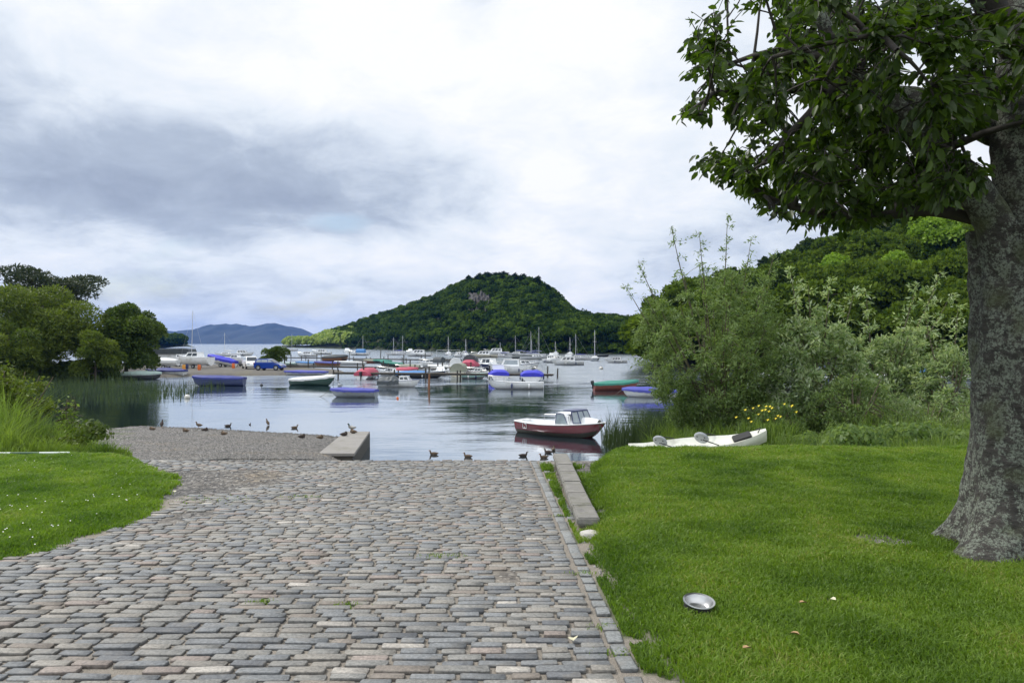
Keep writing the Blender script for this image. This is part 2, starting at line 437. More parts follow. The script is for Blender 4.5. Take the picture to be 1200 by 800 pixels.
# ---------------------------------------------------------------- terrain
LE_Y = [-10, 3, 6.02, 6.27, 7.18, 8.07, 8.75, 9.97, 10.7, 12.05, 16, 26, 34, 60]
LE_X = [-4.3, -4.2, -4.01, -3.85, -3.71, -3.68, -3.87, -4.41, -5.06, -6.03, -8.1, -13.5, -17.5, -30]
RE_Y = [-10, 3.5, 3.9, 4.58, 5.7, 6.4, 6.9, 7.2, 8.9, 10.6, 11.3, 14, 20, 30]
RE_X = [.80, .80, .78, .72, .66, .63, .68, .87, .93, 1.12, 1.32, 1.7, 2.2, 4]
YC = 11.6
def sett_edge(y): return .540 - .0347 * (y - 3.775)
SH_X = [-7000, -60, -24, -19.5, -18, -14.4, -11.5, -8.3, -7.0, -6.3, -5.2, -4, .5, 1, 3, 3.7, 6, 8, 12, 16, 60, 7000]
SH_Y = [22, 22, 23, 26, 37, 36, 34.6, 33.4, 32.6, 30, 25, 22.7, 22.7, 21, 22, 25, 31, 37, 50, 62, 62, 62]
def smooth(a, lo, hi):
    t = np.clip((a - lo) / (hi - lo), 0, 1); return t * t * (3 - 2 * t)
def H(x, y):
    x = np.asarray(x, float); y = np.asarray(y, float)
    x, y = np.broadcast_arrays(x, y)
    yb = np.clip(y, -5, YC)
    base = 2.4 - .015 * yb
    gl = smooth(np.interp(y, LE_Y, LE_X) - x, 0, .35) * .05
    gr_ = smooth(x - np.interp(y, RE_Y, RE_X), -.05, .25)
    right = 2.385 - base
    und = (vnoise(x, y, .9, 3) - .5) * .035
    z = base + gl + gr_ * right + und * np.maximum(gl * 20, gr_) * .8
    ys = np.interp(x, SH_X, SH_Y)
    ymid = YC + np.minimum(8.4, .62 * (ys - YC))
    zr = np.where(x > .7, .85 + .3 * smooth(x, 2.2, 3.4), 1.0)
    zr = np.where((x > -5.2) & (x < .7), .35, zr)
    zr = np.where((ymid > 19.9) | (x > 2.2), zr, np.minimum(zr, .75))
    ymid = np.where(x > 2.2, np.minimum(20.0, np.maximum(ymid, YC + 8 * smooth(x, 2.2, 3.2) * (ys > 22))), ymid)
    # past the crest
    t1 = np.clip((y - YC) / (ymid - YC), 0, 1)
    t2 = np.clip((y - ymid) / np.maximum(ys - ymid, .1), 0, 1)
    zz = z + (zr - z) * t1
    zz = np.where(y > ymid, zr * (1 - t2), zz)
    zz = np.where(y > ys, -np.minimum((y - ys) * .09, 1.6), zz)
    lump = (fbm(x, y, .5, 1) - .5) * .12 * smooth(y, YC, YC + 3) * smooth(ys - y, -1, 3)
    return zz + lump
def Hs(x, y): return float(H(x, y))
def grass_mask(x, y):
    nz = (fbm(x, y, 2.2, 0) - .5) * .45
    l = np.interp(y, LE_Y, LE_X) - x + nz * (1 + .3 * smooth(y, 12, 20))
    r = x - np.interp(y, RE_Y, RE_X) + nz * .5
    m = np.maximum(smooth(l, -.08, .1), smooth(r, -.06, .08))
    # patchy strip between the edge stones and the wall, and by the edge nearer the camera
    se = sett_edge(y) + .12
    strip = (x > se) & (x < np.interp(y, RE_Y, RE_X)) & (fbm(x, y, 3.0, 2) > np.where(y > 6.5, .46, .53)) & (y < 11.0) & ~((x > .57) & (x < .86) & (y > 6.9))
    m = np.where(strip, np.maximum(m, .8), m)
    m = m * (1 - .55 * smooth(fbm(x, y, 1.9, 1), .70, .80))
    bare = np.hypot((x - 3.05), (y - 6.3)) < .16 + .1 * vnoise(x, y, 6, 1)
    m = np.where(bare, m * .15, m)
    ys = np.interp(x, SH_X, SH_Y)
    m = m * smooth(ys - y, -.2, .6)
    return m
xs = np.concatenate([[-7000, -600, -150, -90], np.arange(-60, -12, 1.5), np.arange(-12, -6.5, .25), np.arange(-6.5, 7, .07), np.arange(7, 14, .25), np.arange(14, 62, 1.5), [90, 150, 600, 7000]])
ysr = np.concatenate([[-7000, -600, -100, -30, -10, -5, -2, 0, 1], np.arange(2, 13.5, .07), np.arange(13.5, 40, .25), np.arange(40, 66, 1.0), [80, 120, 300, 1000, 7000]])
gx, gy = np.meshgrid(xs, ysr)
gz = H(gx, gy)
n_, m_ = gx.shape
idx = np.arange(n_ * m_).reshape(n_, m_)
quads = np.stack([idx[:-1, :-1], idx[:-1, 1:], idx[1:, 1:], idx[1:, :-1]], -1).reshape(-1, 4)
gm = grass_mask(gx, gy)
sand = ((gx < sett_edge(gy) + .3) & (gx > np.interp(gy, LE_Y, LE_X) - .2) & (gy < 13)).astype(float)
gravelpatch = smooth(fbm(gx, gy, 1.3, 4) + .9 * smooth(np.hypot((gx + 4.0), (gy - 9.6) * .8), 1.6, .2), .8, .95)
sand = sand * (1 - gravelpatch)
o = fast('ground', np.stack([gx, gy, gz], -1).reshape(-1, 3), quads, M['ground'], attrs={'grass': gm.ravel(), 'sand': sand.ravel()}, smooth=True)
tag(o, kind='structure')

# water
w = MB(); w.add([(-7000, -200, 0), (7000, -200, 0), (7000, 7000, 0), (-7000, 7000, 0)], [(0, 1, 2, 3)])
# (the sheet starts under the bank; the land stands above it)
o = w.build('water', M['water']); tag(o, kind='structure')

# ---------------------------------------------------------------- setts
def make_setts():
    cs = []; cols = []
    pal = [((.165, .18, .195), .32), ((.195, .20, .197), .30), ((.225, .22, .205), .17), ((.235, .205, .19), .07), ((.20, .18, .16), .06), ((.36, .35, .33), .025), ((.12, .132, .148), .085)]
    pc = np.array([p[0] for p in pal]); pw = np.array([p[1] for p in pal]); pw /= pw.sum()
    y = 2.5; row = 0
    while y < 14.2:
        dy = .080 * (1 + .16 * (random.random() - .5)); yc = y + dy / 2
        e = sett_edge(yc); x = e - random.random() * .03
        xl = np.interp(yc, LE_Y, LE_X) + .05
        while x > max(xl, -7.2):
            L = random.choice([.15, .17, .19, .205, .22, .24, .26, .29]) * (1 + .06 * random.random()) * float(np.interp(yc, [4.2, 6.5, 12], [1, .78, .72]))
            xc = x - L / 2
            bowz = .010 * sin(xc * 1.3 + row * .05) + .010 * (vnoise(xc, yc, .45, 5) - .5) + .0025 * (random.random() - .5)
            gp = fbm(xc, yc, 1.3, 4) + .9 * float(smooth(np.hypot((xc + 4.0), (yc - 9.6) * .8), 1.6, .2))
            if gp < .87 and random.random() > .004 and xc > xl + .03:
                cs.append((xc, yc + bowz, L - .018 - .014 * random.random(), dy - .010 - .005 * random.random(), (random.random() - .5) * .035))
                c = pc[rng.choice(len(pal), p=pw)] * np.array((1.04, 1.0, .95)) * (.86 + .28 * random.random()) * (.82 + .36 * fbm(xc, yc, .6, 6))
                cols.append(c)
            x -= L
        y += dy; row += 1
    # edge courses laid lengthwise
    for off, y0, y1, wd in ((.052, 2.6, 14, .085), (.165, 6.6, 12.4, .08)):
        y = y0
        while y < y1:
            L = .2 + .16 * random.random()
            if off < .1 or random.random() > .25:
                xx = sett_edge(y + L / 2) + off + .006 * random.random()
                k = .8 if y < 6.5 else 1
                cs.append((xx, y + L / 2, L * (.55 if y < 6 else 1) - .02, wd, pi / 2 + .03 + (random.random() - .5) * .05 * (3 if y < 6 else 1)))
                cols.append(np.array((.20, .21, .21)) * (.85 + .35 * random.random()))
            y += L * (.62 if y < 6 else 1)
    cs = np.array(cs); cols = np.array(cols); n = len(cs)
    ang = (np.arange(8) + .5) * pi / 4
    ux = np.array([1, .93, -.93, -1, -1, -.93, .93, 1]); uy = np.array([.72, 1, 1, .72, -.72, -1, -1, -.72])
    V = np.zeros((n, 24, 3))
    hz = (.009 + .013 * rng.random(n)) * np.interp(cs[:, 1], [4.5, 7], [1, .65])
    tl = (rng.random((n, 2)) - .5) * np.array([.05, .07])
    for r_, (sc, dz) in enumerate(((1.0, -.05), (.985, -.0035), (.90, 0))):
        jx = 1 + (rng.random((n, 8)) - .5) * .07; jy = 1 + (rng.random((n, 8)) - .5) * .2
        ix = np.where(r_ == 2, cs[:, 2] / 2 - .003, cs[:, 2] / 2)[:, None]; iy = np.where(r_ == 2, cs[:, 3] / 2 - .004, cs[:, 3] / 2)[:, None]
        lx = ux * ix * jx; ly = uy * iy * jy
        c_, s_ = np.cos(cs[:, 4])[:, None], np.sin(cs[:, 4])[:, None]
        V[:, r_ * 8:(r_ + 1) * 8, 0] = cs[:, 0:1] + lx * c_ - ly * s_
        V[:, r_ * 8:(r_ + 1) * 8, 1] = cs[:, 1:2] + lx * s_ + ly * c_
        V[:, r_ * 8:(r_ + 1) * 8, 2] = (hz[:, None] + dz if r_ else np.full((n, 1), -.004)) + (lx * tl[:, 0:1] + ly * tl[:, 1:2]) * (0 if r_ == 0 else 1)
    V[:, :, 2] += H(cs[:, 0], cs[:, 1])[:, None] - (V[:, :, 1] - cs[:, 1:2]) * np.where(cs[:, 1] > YC, .17, .015)[:, None]
    f = []
    for r_ in range(2):
        for k in range(8):
            k2 = (k + 1) % 8; f.append([r_ * 8 + k, r_ * 8 + k2, r_ * 8 + 8 + k2, r_ * 8 + 8 + k])
    f += [[16, 17, 18, 19], [16, 19, 20, 23], [20, 21, 22, 23]]
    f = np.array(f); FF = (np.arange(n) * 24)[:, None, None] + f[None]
    C = (cols[:, None, :] * np.repeat(np.array([.22, .62, 1.06]), 8)[None, :, None]).reshape(-1, 3)   # flanks darkened for joint soil and painted-in shadow lines between rows
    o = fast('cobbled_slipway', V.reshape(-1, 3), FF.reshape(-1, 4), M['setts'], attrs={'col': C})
    tag(o, kind='structure')
make_setts()

# ---------------------------------------------------------------- leaf / blade batches
def norm(a): return a / (np.linalg.norm(a, axis=-1, keepdims=True) + 1e-9)
def blades(name, X, Y, Z, hgt, wid, lean, mat, rndv=None, parent=None, dirang=None, segs=2):
    n = len(X); a = rng.random(n) * 2 * pi; la = rng.random(n) * 2 * pi if dirang is None else dirang + (rng.random(n) - .5) * 1.6
    ln = lean * (.3 + rng.random(n)) * hgt
    sx, sy = np.cos(a) * wid / 2, np.sin(a) * wid / 2
    V = np.zeros((n, 5, 3)); dx, dy = np.cos(la) * ln, np.sin(la) * ln
    V[:, 0] = np.stack([X - sx, Y - sy, Z - .01 * np.ones(n)], -1); V[:, 1] = np.stack([X + sx, Y + sy, Z - .01 * np.ones(n)], -1)
    V[:, 2] = np.stack([X + sx * .8 + dx * .35, Y + sy * .8 + dy * .35, Z + hgt * .6], -1)
    V[:, 3] = np.stack([X - sx * .8 + dx * .35, Y - sy * .8 + dy * .35, Z + hgt * .6], -1)
    V[:, 4] = np.stack([X + dx, Y + dy, Z + hgt * (1 - .25 * np.minimum(1, lean))], -1)
    f = np.array([[0, 1, 2], [0, 2, 3], [3, 2, 4]])
    FF = (np.arange(n) * 5)[:, None, None] + f[None]
    r = rng.random(n) if rndv is None else np.clip(rndv, 0, 1)
    return fast(name, V.reshape(-1, 3), FF.reshape(-1, 3), mat, parent, attrs={'rnd': np.repeat(r, 5)})

def lawn(name, x0, x1, y0, y1, n, mat, hs=(.018, .05), fmask=None, seed=0):
    X = x0 + (x1 - x0) * rng.random(n * 2)
    # denser near the camera
    t = rng.random(n * 2); Y = y0 * (y1 / y0) ** (t ** .9)
    keep = (np.abs(X) < .72 * Y + .4) & (rng.random(n * 2) < grass_mask(X, Y) * 1.1)
    keep &= np.hypot(X - 1.119, Y - 4.62) > .085
    X = X[keep]; Y = Y[keep]
    cl = fbm(X, Y, 5.0, 2)
    big = fbm(X, Y, 1.0, 5)
    h = (hs[0] + (hs[1] - hs[0]) * rng.random(len(X)) ** 1.3) * (.5 + 1.1 * cl) * (.5 + 1.0 * big)
    h *= 1 + .10 * np.maximum(0, Y - 5)
    wd = .0035 + .0012 * Y * .6
    r = .34 * rng.random(len(X)) + 1.2 * (fbm(X, Y, 1.5, 6) - .5) + .22 + .50 * (rng.random(len(X)) ** 3)
    return blades(name, X, Y, H(X, Y), h, wd * (.7 + .6 * rng.random(len(X))), .8, mat, rndv=r)
g = lawn('right_lawn_grass', .35, 9.0, 2.9, 12.6, 520000, M['grass'])
tag(g, 'short bright green lawn grass right of the cobbles', 'grass', kind='stuff')
g = lawn('left_lawn_grass', -9.5, -3.3, 4.5, 12.6, 260000, M['grass_left'])
tag(g, 'short green lawn grass with daisies left of the cobbles', 'grass', kind='stuff')
# a few tufts at the trunk foot and along the crest
def patch(name, n, cx, cy, sx, sy, h0, h1, mat, w, lean=.6, zf=None, jag=None):
    X = cx + sx * (rng.random(n) * 2 - 1); Y = cy + sy * (rng.random(n) * 2 - 1)
    k = np.hypot((X - cx) / sx, (Y - cy) / sy) < 1; X = X[k]; Y = Y[k]
    c = fbm(X, Y, 1.6, 3)
    c = c ** 1.6 * 1.9; h = (h0 + (h1 - h0) * rng.random(len(X)) ** 1.4) * (.15 + 1.15 * c)
    Z = H(X, Y) if zf is None else zf(X, Y)
    return X, Y, Z, h
def multi_patch(name, plist, mat, w, lean, label, cat, zf=None):
    A = [patch(name, *p, mat, w, lean, zf) for p in plist]
    X, Y, Z, h = [np.concatenate([a[i] for a in A]) for i in range(4)]
    if name == 'tall_bank_grass': h = h * (.38 + .62 * smooth(np.interp(Y, LE_Y, LE_X) - X, .1, 2.2))
    r = .45 * rng.random(len(X)) + 1.3 * (fbm(X, Y, 1.5, 6) - .5) + .28
    o = blades(name, X, Y, Z, h, w * (.6 + .8 * rng.random(len(X))), lean, mat, rndv=r)
    return tag(o, label, cat, kind='stuff')
multi_patch('trunk_foot_grass', [(2400, 3.85, 5.36, .75, .16, .05, .14), (900, 3.30, 5.75, .14, .4, .04, .12)], M['grass'], .006, .8, 'longer grass tufts growing against the big trunk foot', 'grass')
multi_patch('tall_bank_grass', [(22000, -8.9, 13.9, 1.9, 1.4, .25, .75), (17000, -10.8, 14.8, 2.6, 2.2, .4, 1.15), (5000, -10.6, 16.5, 1.2, 1.6, .25, .6), (9000, -12.8, 17.5, 3.0, 2.8, .6, 1.2), (3500, -8.7, 12.7, .9, .7, .05, .3)],
            M['tall'], .014, .55, 'tall unmown grass and weeds on the bank left of the gravel', 'grass')
multi_patch('marsh_grass', [(20000, 12.6, 19.5, 6.2, 2.4, .12, .6), (14000, 15.5, 22, 6, 4.0, .3, 1.1), (12000, 6.5, 24.0, 3.2, 1.8, .2, .7), (7000, 4.6, 24.2, 1.3, 1.5, .2, .6), (9000, 13, 15.2, 5.5, 1.8, .1, .45), (14000, 20, 33, 12, 7, .4, 1.2), (9000, 9.5, 29, 4.5, 4, .5, 1.2)],
            M['marsh'], .018, .5, 'rank green marsh plants behind the right lawn edge', 'marsh plants')
def reedpts(zs): return lambda X, Y: np.full(len(X), zs)
multi_patch('reeds_right', [(2600, 5.4, 30.0, 1.9, 2.6, .5, 1.25), (1800, 7.4, 34, 2.2, 3.5, .6, 1.4), (700, 4.3, 27.4, .8, 1.5, .3, .8)],
            M['reed'], .022, .25, 'dark green reeds standing in the water beside the right bank', 'reeds', zf=reedpts(-.05))
multi_patch('reeds_left', [(2200, -36, 66, 11, 8, .3, .9), (700, -28, 56, 4, 6, .2, .6), (200, -26.3, 60, 2.0, 4.5, .3, .8), (1400, -43, 74, 7, 6, .5, 1.2)],
            M['reed'], .035, .25, 'dark reeds standing in the shaded water below the left trees', 'reeds', zf=reedpts(-.05))
# daisies
n = 420; X = -3.6 - 5 * rng.random(n) ** 1.1; Y = 5.6 + 6 * rng.random(n)
k = (grass_mask(X, Y) > .8) & (fbm(X, Y, 1.4, 1) > .47); X, Y = X[k], Y[k]; Z = H(X, Y) + .045
V = np.zeros((len(X), 8, 3)); a = np.arange(8) * pi / 4
V[:, :, 0] = X[:, None] + np.cos(a) * .007; V[:, :, 1] = Y[:, None] + np.sin(a) * .007; V[:, :, 2] = Z[:, None] + .004 * np.sin(a * 3)
ff = np.array([[0, 1, 2, 3], [0, 3, 4, 7], [4, 5, 6, 7]]); FF = (np.arange(len(X)) * 8)[:, None, None] + ff
tag(fast('daisies', V.reshape(-1, 3), FF.reshape(-1, 4), M['daisy']), 'tiny white daisies scattered through the left lawn', 'daisies', kind='stuff')

LEAF8 = (np.array([[0, 0, 0], [.3, .46, .06], [.68, .40, .0], [1, 0, -.12], [.68, -.40, .0], [.3, -.46, .06], [.3, 0, -.04], [.68, 0, -.08]]),
         np.array([[0, 1, 6], [0, 6, 5], [1, 2, 6], [2, 7, 6], [6, 7, 4], [6, 4, 5], [2, 3, 7], [7, 3, 4]]))
LEAF4 = (np.array([[0, 0, 0], [.45, .5, .05], [1, 0, -.05], [.45, -.5, .05]]), np.array([[0, 1, 2], [0, 2, 3]]))
def leaves(name, Pp, D, L, Wd, tpl, mat, parent=None, r=None, up=None, upw=1.0):
    n = len(Pp); D = norm(D)
    U = np.tile(np.array([0, 0, 1.0]), (n, 1)) * upw + rng.normal(size=(n, 3)) * .55 if up is None else up
    Sd = norm(np.cross(D, U)); Nn = np.cross(Sd, D)
    T, f = tpl
    L = np.broadcast_to(L, (n,)); Wd = np.broadcast_to(Wd, (n,))
    V = Pp[:, None] + T[None, :, 0:1] * D[:, None] * L[:, None, None] + T[None, :, 1:2] * Sd[:, None] * Wd[:, None, None] + T[None, :, 2:3] * Nn[:, None] * L[:, None, None]
    FF = (np.arange(n) * len(T))[:, None, None] + f[None]
    r = rng.random(n) if r is None else np.clip(r, 0, 1)
    return fast(name, V.reshape(-1, 3), FF.reshape(-1, 3), mat, parent, attrs={'rnd': np.repeat(r, len(T))})

class Net:
    """branches grown level by level, each new tip joined to the nearest existing node"""
    def __init__(s): s.p = []; s.r = []; s.paths = []
    def path(s, pts, r0, r1):
        pts = [np.array(p, float) for p in pts]; n = len(pts); rr = [r0 + (r1 - r0) * i / (n - 1) for i in range(n)]
        s.paths.append((pts, rr)); s.p += pts; s.r += rr
    def smoothpath(s, pts, r0, r1, k=5):
        pts = np.array(pts, float); t = np.arange(len(pts)); tt = np.linspace(0, len(pts) - 1, (len(pts) - 1) * k + 1)
        q = np.zeros((len(tt), 3))
        for c in range(3):
            # catmull-rom through numpy
            P0 = pts[:, c]; m = np.gradient(P0)
            i = np.clip(tt.astype(int), 0, len(pts) - 2); u = tt - i
            q[:, c] = (2*u**3-3*u**2+1)*P0[i] + (u**3-2*u**2+u)*m[i] + (-2*u**3+3*u**2)*P0[i+1] + (u**3-u**2)*m[i+1]
        s.path(list(q), r0, r1)
    def grow(s, targets, r0, r1, lift=.15, k=5, jit=.04, minr=0):
        base = np.array(s.p); br = np.array(s.r)
        for t in targets:
            d = np.linalg.norm(base - t, axis=1)
            d = np.where(br < minr, 1e9, d)
            i = int(np.argmin(d)); a = base[i]; L = d[i]
            mid = (a + t) / 2 + np.array([0, 0, lift * L]) + rng.normal(size=3) * jit * L
            q = [(1 - u) ** 2 * a + 2 * u * (1 - u) * mid + u * u * t + rng.normal(size=3) * jit * .25 * L * (0 < u < 1) for u in np.linspace(0, 1, k)]
            s.path(q, min(r0, br[i] * .8), r1)
    def mesh(s, name, mat, parent, sides=(12, 7, 5, 3), smooth=True, rmin=0):
        vs, fs = [], []; b = 0
        for pts, rr in s.paths:
            if max(rr) < rmin: continue
            n = sides[0] if rr[0] > .12 else sides[1] if rr[0] > .04 else sides[2] if rr[0] > .012 else sides[3]
            m = MB(); m.tube(pts, rr, n, cap=False)
            vs.append(np.array(m.v)); fs.append(np.array(m.f) + b); b += len(m.v)
        return fast(name, np.concatenate(vs), np.concatenate(fs), mat, parent, smooth=smooth)

# ---------------------------------------------------------------- the big cherry tree
def cherry():
    cx, cy = 4.0, 6.0; gz0 = Hs(cx, cy)
    t = thing('cherry_tree', 'big leafy cherry tree with lichened grey trunk standing on the right lawn', 'tree', (cx, cy, gz0))
    # trunk: displaced surface of revolution with root flare
    n, hN = 110, 130; zz = np.linspace(-.12, 2.5, hN); th = np.linspace(0, 2 * pi, n, endpoint=False)
    A = np.zeros((hN, n, 3))
    for i, z in enumerate(zz):
        r = .375 + .20 * math.exp(-max(z, 0) / .22) + .05 * math.exp(-max(z, 0) / .9) - .03 * smooth(z, 1.7, 2.5)
        flare = math.exp(-max(z, 0) / .28)
        rr = r * (1 + flare * .22 * np.cos(5 * th + .7) + flare * .12 * np.cos(3 * th + 2))
        rr += .036 * (vnoise(th * 3.2, np.full(n, z * 1.7), 1, 0) - .5) * 2 * 1.0
        rr += .014 * (vnoise(np.cos(th) * 3 + 5, np.sin(th) * 3 + z * 9, 1, 1) - .5) * 2 + .010 * (vnoise(np.cos(th) * 9 + 5, np.sin(th) * 9 + z * 14, 1, 2) - .5) * 2
        A[i, :, 0] = rr * np.cos(th) - .02 * z + .06 * sin(z * .9); A[i, :, 1] = rr * np.sin(th); A[i, :, 2] = z
    mb = MB(); mb.grid(A, closed=True)
    tr = mb.build('trunk', M['bark'], t, smooth=True)
    W = lambda x, y, z: (x - cx, y - cy, z - gz0)
    net = Net()
    net.smoothpath([W(4.04, 6.0, 4.4), W(4.02, 6.0, 5.0), W(3.95, 6.0, 5.7), W(4.05, 6.1, 6.9), W(4.0, 6.2, 8.0), W(4.1, 6.2, 9.2)], .27, .05)
    net.smoothpath([W(3.92, 5.95, 4.1), W(3.80, 5.92, 4.65), W(3.66, 5.9, 5.02), W(3.38, 5.85, 5.32), W(3.08, 5.75, 5.5), W(2.8, 5.6, 5.7), W(2.42, 5.5, 5.92), W(2.1, 5.3, 6.3)], .185, .035)
    net.smoothpath([W(3.7, 6.0, 4.95), W(3.3, 6.1, 5.05), W(2.8, 6.25, 5.02), W(2.2, 6.3, 5.15), W(1.8, 6.2, 5.35)], .055, .015)
    net.smoothpath([W(4.0, 6.0, 5.5), W(4.1, 5.2, 6.1), W(4.0, 4.4, 6.6), W(3.6, 3.8, 6.9)], .15, .03)
    net.smoothpath([W(3.98, 6.0, 5.6), W(3.6, 6.9, 6.2), W(3.1, 7.8, 6.6), W(2.8, 8.5, 6.8)], .14, .03)
    net.smoothpath([W(4.0, 6.0, 5.4), W(4.9, 6.1, 5.9), W(5.8, 6.2, 6.3), W(6.7, 6.2, 6.6)], .16, .03)
    net.smoothpath([W(4.0, 6.0, 6.2), W(3.3, 5.7, 6.9), W(2.7, 5.5, 7.4), W(2.2, 5.4, 7.7)], .12, .03)
    net.smoothpath([W(4.0, 6.0, 6.0), W(4.9, 5.2, 6.7), W(5.6, 4.6, 7.2)], .12, .03)
    net.smoothpath([W(4.0, 6.0, 6.4), W(4.8, 7.0, 7.1), W(5.4, 7.8, 7.6)], .12, .03)
    xb = [780, 797, 800, 830, 870, 900, 960, 1000, 1060, 1120, 1150, 1165, 1400]
    yb = [-200, 60, 190, 205, 226, 250, 268, 272, 250, 240, 225, 150, 115]
    def ok(p):
        x, y, z = p; px = 600 + x / y * F; py = HZ - (z - EYE) / y * F
        if px < 814 + 20 * sin(py * .075 + 1) + (25 if 28 < py < 60 else 0) + (60 if 145 < py < 178 else 0) + (35 if py < 12 else 0): return False
        if vnoise(px, py, .030, 6) < .25 and py > -10: return False
        return py < np.interp(px, xb, yb)
    def sample(n, cond=lambda p: True):
        o = []
        while len(o) < n:
            u = rng.random(3) * 2 - 1
            if np.linalg.norm(u) > 1 or np.linalg.norm(u) < .28: continue
            p = np.array((4.15 + u[0] * 3.3, 6.1 + u[1] * 2.4, 6.7 + u[2] * 2.5))
            if p[1] < 4.0 or p[2] < 4.7: continue
            if ok(p) and cond(p): o.append(np.array(W(*p)))
        return o
    vis = lambda p: p[2] < 4 + p[1] * .46 and p[0] < p[1] * .72 + .3
    net.grow(sample(46), .05, .018, .12, minr=.03)
    net.grow(sample(70, vis), .04, .014, .1, minr=.02)
    net.grow(sample(300), .014, .006, .1, minr=.012); net.grow(sample(400, vis), .014, .006, .1, minr=.01)
    tips = sample(900) + sample(1450, vis) + sample(330, lambda p: 600 + p[0] / p[1] * F > 1060 and 0 < HZ - (p[2] - EYE) / p[1] * F < 235 and p[1] < 7.2)
    # stray sprays that poke out on the left
    for px, py, d in ((802, 50, 6), (803, 20, 5.6), (800, 85, 5.9), (798, 128, 6.2), (815, 140, 5.7), (812, 190, 6.3), (826, 178, 6.2), (850, 185, 6.2), (868, 182, 6.0), (872, 225, 6.4), (890, 228, 6.2), (905, 250, 6.6), (925, 262, 6.5), (960, 270, 6.2), (985, 268, 6.0), (880, 205, 6.0), (840, 100, 6), (835, 70, 5.7), (830, 30, 5.8), (870, 8, 5.7)):
        for k in range(2): tips.append(np.array(W(*Q(px + 6 * k + 4, py - 5 * k, d + .3 * k))))
    base = np.array(net.p)
    P_, D_, r_ = [], [], []
    for tp in tips:
        d = np.linalg.norm(base - tp, axis=1); i = int(np.argmin(d)); a = base[i]
        dv = tp - a; L = np.linalg.norm(dv)
        if L > .55: a = tp - dv / L * .55; 
        net.path([base[i], (base[i] + tp) / 2 + np.array((0, 0, .04)), tp], .006, .0025)
        nl = random.randint(9, 15); out_ = dv / (L + 1e-6)
        tint = random.random()
        side = norm(np.cross(out_, (0, 0, 1.0)))
        for k in range(nl):
            u = k / (nl - 1); pp = a + (tp - a) * u + rng.normal(size=3) * .025
            sgn = 1 if k % 2 else -1
            dd = out_ * .75 + side * sgn * (.9 * (1 - u * .6)) + np.array((0, 0, -.5 - .35 * random.random())) + rng.normal(size=3) * .22
            P_.append(pp); D_.append(dd); r_.append(.35 * tint + .6 * random.random() ** 1.5)
    big_ = Net(); big_.paths = [q for q in net.paths if q[1][0] > .12]; net.paths = [q for q in net.paths if q[1][0] <= .12]
    for pts, rr in big_.paths:
        for i in range(1, len(rr)): rr[i] *= 1 + .10 * (random.random() - .5)
    lb_ = big_.mesh('limbs', M['bark'], t, sides=(28, 12, 6, 4), rmin=0)
    co_ = np.zeros(len(lb_.data.vertices) * 3, np.float32); lb_.data.vertices.foreach_get('co', co_); co_ = co_.reshape(-1, 3)
    co_ += (np.stack([vnoise(co_[:, 0] * 7 + co_[:, 2] * 5, co_[:, 1] * 7 + co_[:, 2] * 3, 1, c) for c in range(3)], -1) - .5).astype(np.float32) * .035
    lb_.data.vertices.foreach_set('co', co_.ravel()); lb_.data.update()
    net.mesh('branches', M['bark_dark'], t, rmin=0)
    P_ = np.array(P_); D_ = np.array(D_)
    L = .065 + .042 * rng.random(len(P_)); 
    leaves('crown', P_, D_, L, L * (.42 + .1 * rng.random(len(P_))), LEAF8, M['cherry'], t, r=np.array(r_), upw=1.0)
    print('cherry leaves', len(P_))
cherry()

